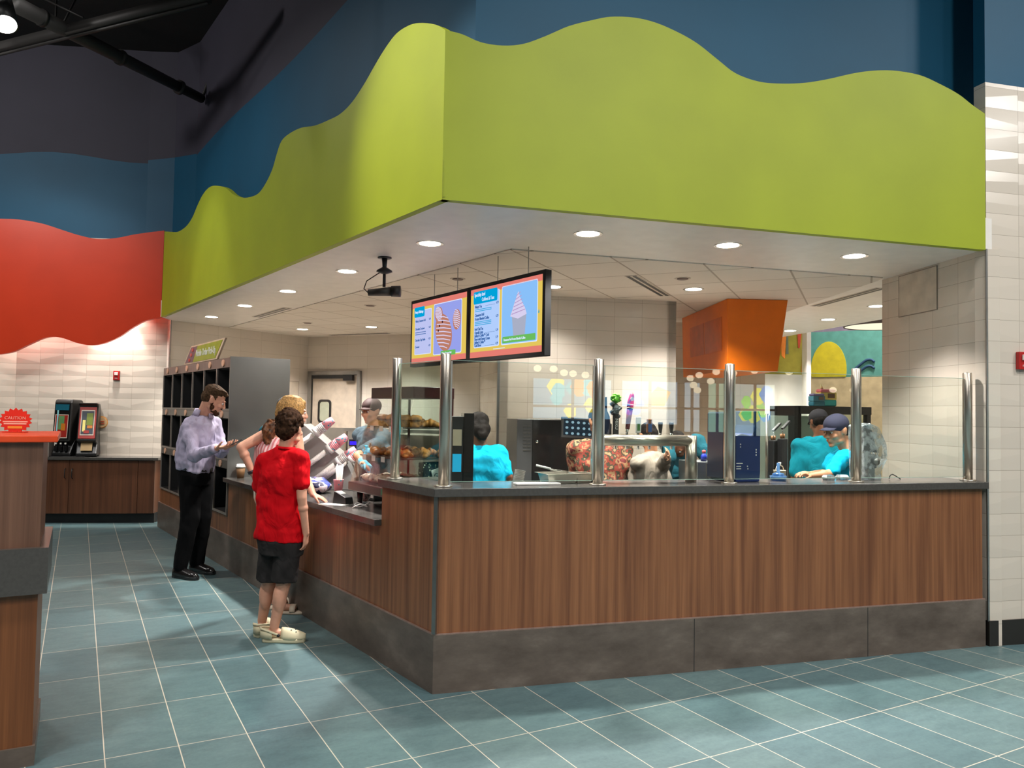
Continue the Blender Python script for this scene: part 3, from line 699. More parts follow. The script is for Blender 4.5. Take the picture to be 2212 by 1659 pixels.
# ================================================================ PEOPLE
def remesh(mb, name, mats, voxel, smooth=2, disp=None):
    """union of overlapping closed shapes -> one continuous surface"""
    me = mb.mesh(name, mats); o = bpy.data.objects.new('tmp', me); C.objects.link(o)
    r = o.modifiers.new('r','REMESH'); r.mode = 'VOXEL'; r.voxel_size = voxel; r.use_smooth_shade = True
    if smooth: s = o.modifiers.new('s','SMOOTH'); s.factor = .5; s.iterations = smooth
    dg = bpy.context.evaluated_depsgraph_get(); out = bpy.data.meshes.new_from_object(o.evaluated_get(dg)); out.name = name
    bpy.data.objects.remove(o); bpy.data.meshes.remove(me)
    out.materials.clear()
    for m in (mats if isinstance(mats,(list,tuple)) else [mats]): out.materials.append(m)
    if disp:
        amp, sc, st = disp
        S3 = V((sc*st[0],sc*st[1],sc*st[2])); o5 = V((5,0,0)); nn = noise.noise; new = []
        for v in out.vertices:
            q = v.co*S3; new.append(v.co+v.normal*((nn(q)+.5*nn(q*2.3+o5))*amp))
        for v, c in zip(out.vertices, new): v.co = c
    for p in out.polygons: p.use_smooth = True
    return out
def frame(z, y):
    z = z.normalized(); y = (y-z*y.dot(z)).normalized(); x = y.cross(z); return Matrix((x,y,z)).transposed()

def hand(mb, w, d, n, side, curl=.35, L=.178, thumb=.5, spread=.06, fc=None):
    """w wrist point, d direction wrist->knuckles, n palm normal (where the fingers curl to), side = +1 if the thumb is on d x n side"""
    d = d.normalized(); n = (n-d*n.dot(d)).normalized(); t = d.cross(n)*side; k = L/.178
    F = Matrix((t, n, d)).transposed()
    mb.loft([(w-d*.01, .026*k, .019*k), (w+d*.02*k, .030*k, .017*k), (w+d*.05*k, .039*k, .016*k), (w+d*.082*k, .041*k, .0145*k), (w+d*.094*k, .036*k, .011*k)], 16, F)
    fl = (.068,.078,.073,.057)
    for i in range(4):
        off = (1.5-i)*.0212*k; b = w+d*(.084-.004*abs(i-1))*k+t*off; dd = (d+t*(1.5-i)*spread).normalized(); a = (fc[i] if fc else curl)
        p = b; seg = (.46,.30,.24); rr = (.0088,.0080,.0070,.0062); an = 0
        for j in range(3):
            an += a*(.8,1.1,.8)[j]; q = p+(dd*cos(an)+n*sin(an))*fl[i]*seg[j]*k
            mb.capsule(p, q, rr[j]*k, rr[j+1]*k, 10, 3); p = q
    b = w+d*.022*k+t*.028*k; t1 = b+(t*.75+d*.65+n*thumb*.5).normalized()*.040*k; t2 = t1+(t*.25+d*.85+n*thumb).normalized()*.030*k; t3 = t2+(d*.9-t*.05+n*thumb*1.2).normalized()*.024*k
    mb.capsule(b, t1, .014*k, .0105*k, 10, 3); mb.capsule(t1, t2, .0105*k, .009*k, 10, 3); mb.capsule(t2, t3, .009*k, .0075*k, 10, 3)

def head(mb, c, f, u, k=1.0, nose=1.0):
    u = u.normalized(); f = (f-u*f.dot(u)).normalized(); r = f.cross(u); F = Matrix((r,f,u)).transposed()
    P = lambda x,y,z: c+F@V((x*k,y*k,z*k)); E = lambda p, q: mb.ell(P(*p), [a*k for a in q], F, 18, 12)
    E((0,-.012,.032),(.074,.093,.083)); E((0,.018,-.012),(.064,.074,.092)); E((0,.030,-.066),(.050,.054,.044)); E((0,.066,-.092),(.024,.022,.020))
    for s in (-1,1):
        E((s*.028,.080,.024),(.026,.013,.010)); E((s*.034,.064,-.024),(.024,.026,.022)); E((s*.044,.020,-.068),(.018,.036,.022))
        E((s*.073,-.006,-.006),(.010,.020,.031)); E((s*.079,-.012,.006),(.006,.014,.018))
    mb.capsule(P(0,.086,.016), P(0,.106*nose,-.022), .0080*k, .0115*k, 10, 3); E((0,.100,-.028),(.017,.012,.009))
    E((0,.090,-.050),(.022,.011,.0055)); E((0,.088,-.062),(.020,.011,.006)); E((0,.082,-.056),(.027,.010,.012))
    return P, F

def person(label, loc, face, h, J, look=(0,0), build=1.0, skin=None, outfit=None, hk=1.0, voxel=.006, group=None, shoes=None, hands=None, lean=(0,0), stance=.10, closed=False):
    """J: world-space overrides of joints. returns (root, dict of joints, head transform)"""
    skin = skin or M['skin']; rz = R(face)-pi/2; k = h/1.75
    root = thing('person', label, 'person', loc, rz, group)
    base = V(loc); W2 = lambda p: Matrix.Rotation(rz,3,'Z')@V(p)
    g = {}
    def put(n, p): g[n] = V(p)*k
    lx, ly = lean
    put('pelvis',(0,-ly*.25,.94)); put('waist',(lx*.35,ly*.25,1.09)); put('chest',(lx*.75,ly*.75,1.28)); put('neck',(lx,ly,1.475)); put('head',(lx*1.12,ly*1.22+.03,1.625))
    for s, n in ((-1,'L'),(1,'R')):
        put('hip'+n,(s*.088,-ly*.25,.90)); put('knee'+n,(s*stance,-ly*.1+.015,.49)); put('ank'+n,(s*stance,-.02,.085)); put('toe'+n,(s*(stance+.03),.14,.03))
        put('sh'+n,(s*.172*build+lx*.92,ly*.92,1.385)); put('el'+n,(s*.220*build+lx*.8,ly*.8-.02,1.10)); put('wr'+n,(s*.225*build+lx*.75,ly*.75+.08,.86))
    nat = {n: p.copy() for n, p in g.items()}
    for n, p in J.items(): g[n] = rel(p, base, rz)
    if 'head' in J and 'neck' not in J:      # carry neck, shoulders and arms along with the head
        g['neck'] = g['head']-V((0,.035,.135))*k; dn = g['neck']-nat['neck']
        for n, q in (('chest',.7),('waist',.25),('shL',1),('shR',1),('elL',.9),('elR',.9),('wrL',.6),('wrR',.6)):
            if n not in J: g[n] = nat[n]+dn*q
    mb = MB(); F0 = None; up = (g['neck']-g['waist']).normalized(); fw = V((0,1,0)); fw = (fw-up*fw.dot(up)).normalized(); T = frame(up, fw)
    sh = (g['shR']-g['shL']); b = build
    def torso(mb, e, z0=0, z1=1):
        mb.loft([(g['pelvis']+V((0,0,-.10*k)),(.115*b+e)*k,(.085*b+e)*k), (g['pelvis'],(.165*b+e)*k,(.115*b+e)*k), (g['waist']*.5+g['pelvis']*.5,(.155*b+e)*k,(.112*b+e)*k), (g['waist'],(.145*b+e)*k,(.108*b+e)*k),
                 (g['chest'],(.168*b+e)*k,(.118*b+e)*k), (g['chest']*.45+g['neck']*.55,(.165*b+e)*k,(.10*b+e)*k), (g['neck']-up*.035*k,(.105*b+e)*k,(.075*b+e)*k), (g['neck'],(.062+e*.6)*k,(.06+e*.6)*k)], 24, T)
        for n in 'LR': mb.capsule(g['sh'+n], g['neck']-up*.05*k, (.056*b**.5+e)*k, (.055+e*.5)*k)
    torso(mb, -.012)
    for n in 'LR':
        mb.capsule(g['hip'+n], g['knee'+n], .082*b*k, .055*b*k); mb.capsule(g['knee'+n], g['ank'+n], .054*b*k, .036*k)
        m1 = g['knee'+n]*.68+g['ank'+n]*.32; mb.ell(m1+V((0,-.012*k,0)),(.052*b*k,.055*b*k,.12*k))
        a, t = g['ank'+n], g['toe'+n]; mb.capsule(a, a-V((0,0,.035*k)), .034*k, .032*k)
        if not closed: mb.capsule(a-V((0,0,.045*k))-(t-a).normalized()*.02*k, V((t.x,t.y,.042))-(t-a).normalized()*.01*k, .030*k, .022*k)
        mb.capsule(g['sh'+n], g['el'+n], .050*b**.5*k, .038*b**.5*k); mb.capsule(g['el'+n], g['wr'+n], .037*b**.5*k, .026*k)
        m1 = g['el'+n]*.72+g['wr'+n]*.28; mb.ell(m1,(.040*b**.5*k,)*3)
    hd = g['head']; ya, pa = R(look[0]), R(look[1])
    f = V((sin(-ya)*cos(pa), cos(ya)*cos(pa), sin(pa))); u = V((0,0,1)); u = (u-f*u.dot(f)).normalized()
    P, F = head(mb, hd, f, u, k*hk)
    k0 = k
    mb.capsule(P(0,-.030,-.05), g['neck']-V((0,0,.02*k)), .052*k*b**.3, .060*k*b**.3)
    hands = hands or {}
    for n in 'LR':
        dd = (g['wr'+n]-g['el'+n]).normalized(); hp = hands.get(n, {})
        d = rel(V(hp['d'])+base, base, rz) if 'd' in hp else dd; nn = rel(V(hp['n'])+base, base, rz) if 'n' in hp else V((1 if n=='L' else -1,0,0))
        hand(mb, g['wr'+n]+d*.012, d, nn, hp.get('side', -1 if n=='L' else 1), hp.get('curl',.3), .178*k, hp.get('thumb',.5), hp.get('spread',.06), hp.get('fc'))
    obj('body', remesh(mb, 'body', skin, voxel, 2), None, root)
    # eyes
    ew, ei = mat('eye white',(.8,.78,.75),.2,0,0), mat('dark iris',(.03,.02,.015),.15,0,0)
    for s in (-1,1):
        m = MB(); m.ell(P(s*.029,.0805,.006),[.0115*k]*3,F,12,8); eo = obj('eye', m, ew, root)
        m = MB(); m.ell(P(s*.029,.090,.004),[.0055*k,.003*k,.0055*k],F,10,6); obj('iris', m, ei, eo)
    P0_, kk_ = P, hk; P = lambda x,y,z: P0_(x,y,z)
    return root, g, P, F, k, torso, T, up
def brows(root, P, F, k, m):
    for s in (-1,1):
        mb = MB(); mb.tube([P(s*.016,.0935,.022),P(s*.030,.0925,.027),P(s*.046,.081,.023)], .003*k, 6, [.0025*k,.0038*k,.002*k]); obj('eyebrow', mb, m, root)
def sleeve(mb, a, b, r1, r2, t1=1.0): mb.capsule(a, a+(b-a)*t1, r1, r2)
def shoe(root, a, t, k, m, kind='shoe'):
    d = (t-a); d.z = 0; d.normalize(); s = V((-d.y,d.x,0)); F = Matrix((s,d,V((0,0,1)))).transposed()
    heel = V((a.x,a.y,0))-d*.075*k; P = lambda x,y,z: heel+F@V((x*k,y*k,z*k))
    mb = MB(); out = [(-.034,.01),(-.040,.06),(-.038,.12),(-.047,.19),(-.044,.245),(-.022,.285),(.006,.292),(.034,.275),(.047,.235),(.047,.18),(.038,.12),(.040,.06),(.034,.01),(0,-.008)]
    def ring(sc, z, dy=0): return [P(x*sc,y*(.5+.5*sc) + dy if sc<1 else y*1.0+dy,z) for x,y in out]
    if kind == 'clog':
        mb.smooth = True; mb.rings([ring(1.0,.0),ring(1.10,.008),ring(1.12,.022),ring(1.06,.03)]); mb.smooth = False; o = obj('clog', mb, m, root)
        mb = MB(); mb.smooth = True
        # closed toe box
        for_r = []
        for j in range(9):
            y = .13+.165*j/8; w = .052*sqrt(max(.02,1-((y-.2)/.098)**2))*1.02; hz = .078-.042*(j/8)**1.6
            for_r.append([P(w*cos(pi*q/10), y, .024+hz*sin(pi*q/10)) for q in range(11)]+[P(w*.2*(5-q)/5,y,.022) for q in range(0,11,5)])
        mb.rings(for_r); mb.smooth = False; obj('toe_box', mb, m, o)
        mb = MB(); mb.smooth = True; rr = []
        for j in range(13):
            th = pi*j/12; x = .046*cos(th); y = .075-.085*sin(th); c = P(x,y,.028); c2 = P(x*1.06,y-.004*sin(th),.078+.006*sin(th)); w_ = P(x*1.16,y-.010*sin(th),.028); w2 = P(x*1.18,y-.010*sin(th),.078)
            rr.append([c,w_,w2,c2])
        mb.rings(rr); mb.smooth = False; obj('heel_wall', mb, m, o)
        mb = MB(); mb.tube([P(.054,.12,.06),P(.052,.05,.085),P(.030,-.005,.094),P(0,-.02,.096),P(-.030,-.005,.094),P(-.052,.05,.085),P(-.054,.12,.06)], .008*k, 8); obj('heel_strap', mb, m, o)
        for sx in (-1,1):
            mb = MB(); mb.cyl(P(sx*.054,.122,.058),P(sx*.063,.122,.058),.010*k); obj('strap_rivet', mb, M['black'], o)
        for q, (x, y) in enumerate(((.02,.2),(-.02,.2),(0,.225),(.025,.24),(-.025,.235),(.045,.20),(.048,.23))):
            mb = MB(); z = .024+(.078-.042*((y-.13)/.165)**1.6)*sqrt(max(.05,1-(x/.055)**2)); mb.ell(P(x,y,z),(.0055*k,.0055*k,.003*k),n=8,k=5); obj('vent_hole', mb, M['black'], o)
        return o
    if kind == 'sandal':
        mb.smooth = True; mb.rings([ring(1.0,.0),ring(1.04,.010),ring(1.0,.022)]); mb.smooth = False; o = obj('sandal', mb, m, root)
        for y0, y1 in ((.155,.20),(.06,.09)):
            mb = MB(); mb.smooth = True; rr = []
            for j in range(9):
                th = pi*j/8; x = .050*cos(th); z = .02+(.052 if y0>.1 else .075)*sin(th)
                rr.append([P(x,y0,z),P(x,y1,z),P(x*1.06,y1,z*1.0+.005),P(x*1.06,y0,z+.005)])
            mb.rings(rr); obj('strap', mb, m, o)
        return o
    mb.smooth = True; mb.rings([ring(1.0,.0),ring(1.03,.008),ring(1.03,.022),ring(1.0,.026)]); mb.smooth = False; o = obj('shoe', mb, M['black'], root)
    mb = MB(); mb.smooth = True; rr = []
    for j in range(14):
        y = -.005+.295*j/13; tt = j/13
        w = .040+.008*sin(pi*tt)-.03*max(0,tt-.86)/.14; hz = .075 if tt < .35 else .075-.045*((tt-.35)/.65)**.9
        if j == 13: w = .016; hz = .016
        if j == 0: w = .024; hz = .06
        rr.append([P(w*cos(2*pi*q/16), y, .024+max(-.004,hz*sin(2*pi*q/16))) for q in range(16)])
    mb.rings(rr); obj('upper', mb, m, o)
    return o
def hairblobs(P, F, k, spec, m, root, voxel=.006, amp=.004, sc=60, st=(1,1,.5), name='hair', extra=None):
    mb = MB()
    hs = (P(0,0,1)-P(0,0,0)).length
    for c, r in spec: mb.ell(P(*c), [a*hs for a in r], F, 16, 10)
    if extra: extra(mb)
    return obj(name, remesh(mb, name, m, voxel, 1, (amp, sc, st)), None, root)
def cap(root, P, F, k, m, brimdir=1):
    hs = (P(0,0,1)-P(0,0,0)).length; mb = MB(); mb.ell(P(0,-.012,.045),[.083*hs,.101*hs,.078*hs],F,24,14); o = obj('cap', remesh(mb,'cap',m,.008,1), None, root)
    mb = MB(); mb.smooth = True; rr = []
    for j in range(9):
        a = -.9+1.8*j/8; x = .072*sin(a)*1.05; y0 = .075*cos(a)+.01; y1 = y0+.058*cos(a*1.2)*1.0
        z0 = .046-.012*abs(a); z1 = .040-.016*abs(a)
        rr.append([P(x,y0*brimdir,z0),P(x,y1*brimdir,z1),P(x,y1*brimdir,z1-.004),P(x,y0*brimdir,z0-.004)])
    mb.rings(rr); obj('brim', mb, m, o); return o
def cloth(name, col, bump=.25, bs=14, rough=.85, var=.05):
    if name in _mc: return _mc[name]
    t = NT(name); f = t.noise(t.coord(), 6, 3)
    t.l(t.ramp(f, [(.3, tuple(c*(1-2*var) for c in col[:3])+(1,)), (.7, tuple(min(1,c*(1+2*var)) for c in col[:3])+(1,))]), t.b.inputs['Base Color'])
    t.b.inputs['Roughness'].default_value = rough; t.b.inputs['Specular IOR Level'].default_value = .15
    x = t.n.new('ShaderNodeTexNoise'); x.inputs['Scale'].default_value = 7; x.inputs['Detail'].default_value = 2; x.inputs['Distortion'].default_value = 1.6; t.l(t.coord(scale=(1.5,1.5,.9)), x.inputs['Vector'])
    t.bump(x.outputs['Fac'], bump*2.2, .02); _mc[name] = t.m
    return t.m
FOLD = (.0065, 9, (1.4,1.4,.8))

# ---- man with the phone
mp = V((-.77,3.83,0)); d0 = 8.3
Jm = dict(
 elR=at(438,967,7.05), wrR=at(476,962,6.83), elL=at(470,975,7.42), wrL=at(492,948,7.10))
def build_man():
    loc = V((-.775,3.83,0)); face = -30; D = (loc-CAM).dot(_f)
    J = dict(shR=at(410,925,D-.17), elR=at(417,985,D-.30), wrR=at(468,968,D-.42), shL=at(462,915,D+.12), elL=at(478,975,D+.02), wrL=at(486,966,D-.20),
             head=at(462,864,D-.03), neck=at(439,896,D), chest=at(428,935,D-.02), pelvis=at(421,1012,D), hipL=at(436,1020,D+.06), hipR=at(410,1022,D-.06),
             kneeR=at(411,1118,D-.10), kneeL=at(438,1115,D+.05), ankR=at(390,1222,D-.12), ankL=at(426,1212,D+.12), toeR=at(425,1244,D-.22), toeL=at(455,1228,D+.04))
    J['toeR'].z = .03; J['toeL'].z = .03; J['ankR'].z = .085; J['ankL'].z = .085; J['waist'] = at(424,975,D-.01)
    fdir = V((cos(R(-14)), sin(R(-14)), 0))
    hs = {'R': dict(d=at(500,964,D-.44)-at(470,968,D-.42), n=V((0,0,1)), curl=.42, thumb=.6), 'L': dict(d=at(512,958,D-.30)-at(486,966,D-.20), n=V((0,0,1)), curl=.35, side=-1)}
    root, g, P, F, k, torso, T, up = person('person in lavender button shirt and black trousers looking at a phone by the shelves', loc, face, 1.80, J, look=(16,-27), build=1.13, hk=1.06, voxel=.005, hands=hs, closed=True)
    sh = cloth('lavender shirt cotton', sr(176,168,192), .25, 16)
    mb = MB(); b = 1.13; e = .014
    mb.loft([(g['pelvis']+V((0,0,-.015)),.190,.158), (g['pelvis']+V((0,0,.06)),.205,.175), (g['waist'],.192,.163), (g['chest'],.200,.158), (g['chest']*.45+g['neck']*.55,.19,.140), (g['neck']-up*.03,.12,.100),(g['neck']-up*.005,.078,.078)], 28, T)
    for n in 'LR':
        mb.capsule(g['sh'+n], g['neck']-up*.045, .074, .062); mb.capsule(g['sh'+n], g['el'+n], .072, .060); mb.capsule(g['el'+n], g['el'+n]+(g['wr'+n]-g['el'+n])*.90, .060, .044)
    so = obj('shirt', remesh(mb,'shirt',sh,.008,2,(.017,8,(1.6,1.6,1.0))), None, root)
    # collar, cuffs, placket, emblem
    mb = MB(); c = g['neck']+up*.004; rr = []
    for j in range(19):
        a = R(-62)+R(304)*j/18+pi/2+R(28); q = T@V((cos(a),sin(a),0)); z = .03+.012*abs(sin(a*.5)); sp = .0
        rr.append([c+q*.074+up*.040, c+q*.092-up*.022, c+q*.099-up*.022, c+q*.080+up*.044])
    mb.smooth = True; mb.rings(rr); obj('collar', mb, sh, so)
    for n in 'LR':
        d = (g['wr'+n]-g['el'+n]).normalized(); mb = MB(); mb.cyl(g['wr'+n]-d*.055, g['wr'+n]-d*.002, .044, .041, 20); obj('cuff', mb, sh, so)
    tr = cloth('black trouser cloth', (.0035,.0035,.004), .1, 20, 1.0)
    mb = MB(); mb.loft([(g['pelvis']+V((0,0,-.13)),.165,.14),(g['pelvis']+V((0,0,-.05)),.188,.155),(g['pelvis']+V((0,0,.02)),.182,.15)],24,T)
    for n in 'LR':
        mb.capsule(g['hip'+n]+V((0,0,-.02)), g['knee'+n], .108, .085); mb.capsule(g['knee'+n], g['ank'+n]+V((0,0,.02)), .085, .066)
    obj('trousers', remesh(mb,'trousers',tr,.008,2,(.008,9,(1.3,1.3,.7))), None, root)
    mb = MB(); rr = [[g['pelvis']+V((0,0,.0))+T@V((.192*cos(2*pi*j/32),.16*sin(2*pi*j/32),0))+up*dz for j in range(32)] for dz in (.0,.032)]
    mb.smooth=True; mb.rings(rr); obj('belt', mb, mat('black belt leather',(.012,.012,.012),.35), root)
    for n in 'LR': shoe(root, g['ank'+n], g['toe'+n], 1.05, mat('black shoe leather',(.01,.009,.009),.18,0,.02), 'shoe')
    hair = mat('short brown hair', sr(78,58,40), .75, 0, .25, 60, .5, 220, spec=.15)
    hairblobs(P,F,k,[((0,-.022,.060),(.079,.094,.068)),((0,-.052,.010),(.074,.062,.07)),((0,.058,.082),(.052,.030,.020)),((.03,.03,.098),(.035,.045,.018)),((-.055,-.002,.03),(.022,.03,.05)),((.055,-.002,.03),(.022,.03,.05))],hair,root,.006,.004,70,(1,.5,1))
    beard = mat('trimmed brown beard', sr(74,48,34), .85, 0, .25, 80, .5, 260, spec=.1)
    hairblobs(P,F,k,[((0,.070,-.094),(.030,.027,.024)),((-.040,.046,-.082),(.012,.034,.018)),((.040,.046,-.082),(.012,.034,.018)),((-.057,.022,-.060),(.008,.020,.026)),((.057,.022,-.060),(.008,.020,.026)),((-.063,.006,-.030),(.006,.012,.022)),((.063,.006,-.030),(.006,.012,.022)),((0,.092,-.043),(.026,.010,.005))],beard,root,.0045,.002,120,(1,1,1),'beard')
    brows(root,P,F,k,hair)
    # emblem on the chest
    fwd = T@V((0,1,0)); rt = T@V((1,0,0)); c = g['chest']+up*.06-rt*.085+fwd*.150
    m = MB(); m.ell(c,(.016,.006,.02),T,12,6); obj('shirt_emblem', m, mat('blue grey emblem', sr(60,88,110),.7), so)
    m = MB(); m.tube([g['neck']-up*.05+fwd*.108, g['chest']+fwd*.158, g['waist']+fwd*.163, g['pelvis']+up*.05+fwd*.172],.004,6); obj('placket', m, mat('shirt placket', sr(140,132,160),.8), so)
    # phone (a thing of its own)
    ph = at(505,958,D-.36)
    t = thing('phone', 'black phone held in both hands by the person in the lavender shirt', 'phone', ph, 0); t.rotation_euler = (R(28),0,R(-100))
    m = MB(); m.box(-.037,-.078,-.004,.037,.078,.004); obj('phone_body', m, M['black'], t, .003)
    m = MB(); m.box(-.034,-.074,.004,.034,.074,.0046); obj('screen', m, M['blackgloss'], t)
build_man()

# ---- boy in red
def build_boy():
    loc = V((-.62,1.47,0)); face = 52; D = (loc-CAM).dot(_f)
    J = dict(head=at(627,927,D), neck=at(617,966,D-.01), chest=at(610,1025,D-.02), waist=at(606,1085,D), pelvis=at(607,1140,D),
             shL=at(571,996,D-.02), shR=at(650,992,D-.06), elR=at(652,1075,D-.10), wrR=at(661,1152,D-.06), elL=at(560,1080,D+.08), wrL=at(575,1120,D+.26),
             hipR=at(624,1160,D-.03), hipL=at(590,1160,D+.03), kneeR=at(612,1262,D-.04), kneeL=at(581,1258,D+.06), ankR=at(592,1362,D-.05), ankL=at(566,1348,D+.10), toeR=at(632,1372,D-.05), toeL=at(584,1335,D+.28))
    for n in ('toeR','toeL'): J[n].z = .045
    for n in ('ankR','ankL'): J[n].z = .10
    dn = at(660,1185,D-.04)-at(661,1152,D-.06)
    root, g, P, F, k, torso, T, up = person('person in bright red t-shirt, dark shorts and cream clogs standing at the order counter', loc, face, 1.53, J, look=(-6,-4), build=1.02, hk=1.12, voxel=.005,
        hands={'R': dict(d=dn, n=ang(face+90)*1.0, curl=.35, side=1)})
    rd = cloth('red t-shirt jersey', sr(206,8,22), .3, 12)
    mb = MB(); lo = g['pelvis']+V((0,0,-.075))
    mb.loft([(lo,.175,.135), (g['pelvis'],.172,.135), (g['waist'],.158,.125), (g['chest'],.160,.120), (g['chest']*.5+g['neck']*.5,.158,.098), (g['neck']-up*.028,.10,.072),(g['neck']-up*.008,.062,.058)], 28, T)
    for n in 'LR':
        mb.capsule(g['sh'+n], g['neck']-up*.04, .060, .050); d = g['el'+n]-g['sh'+n]; mb.capsule(g['sh'+n], g['sh'+n]+d*.62, .062, .060)
    so = obj('t_shirt', remesh(mb,'t_shirt',rd,.0075,2,(.014,8,(1.3,1.3,1.1))), None, root)
    mb = MB(); mb.smooth = True; c = g['neck']-up*.002; rr = []
    for j in range(24):
        a = 2*pi*j/24; q = T@V((cos(a),sin(a)*.95,0)); rr.append([c+q*.058+up*.010,c+q*.068-up*.006,c+q*.072-up*.008,c+q*.062+up*.012])
    mb.rings(rr, closed=True); obj('neckband', mb, rd, so)
    st = cloth('dark heather shorts', sr(44,42,42), .3, 30, .9, .25)
    mb = MB(); mb.loft([(g['pelvis']+V((0,0,-.17)),.155,.12),(g['pelvis']+V((0,0,-.08)),.168,.128),(g['pelvis']+V((0,0,-.02)),.155,.118)],24,T)
    for n in 'LR':
        a, b = g['hip'+n], g['knee'+n]; e = a+(b-a)*.93; mb.cyl(a+V((0,0,.02)), e, .088, .086, 20)
    obj('shorts', remesh(mb,'shorts',st,.0075,2,(.007,10,(1.4,1.4,.5))), None, root)
    cr_ = mat('cream clog foam', sr(214,204,170), .6, 0, .04)
    for n in 'LR': shoe(root, g['ank'+n], g['toe'+n], .97, cr_, 'clog')
    hair = mat('dark brown wavy hair', sr(52,34,22), .8, 0, .4, 40, .6, 120, spec=.1)
    def curls(mb):
        rg = random.Random(3)
        for _ in range(150):
            a = rg.uniform(0,2*pi); e = rg.uniform(-.35,1.5); x, y, z = .086*cos(a)*cos(e), .100*sin(a)*cos(e)-.022, .048+.086*sin(e)
            if y > .055 and z < .06: continue
            r_ = rg.uniform(.010,.018)*k; mb.ell(P(x,y,z),(r_,r_*.7,r_*1.2),n=8,k=5)
    hairblobs(P,F,k,[((0,-.025,.052),(.084,.096,.082)),((0,-.060,-.005),(.074,.060,.075)),((0,.045,.085),(.06,.045,.035)),((-.05,-.02,.02),(.034,.05,.05)),((.05,-.02,.02),(.034,.05,.05))],hair,root,.0055,.006,38,(1,1,1),'hair',curls)
build_boy()

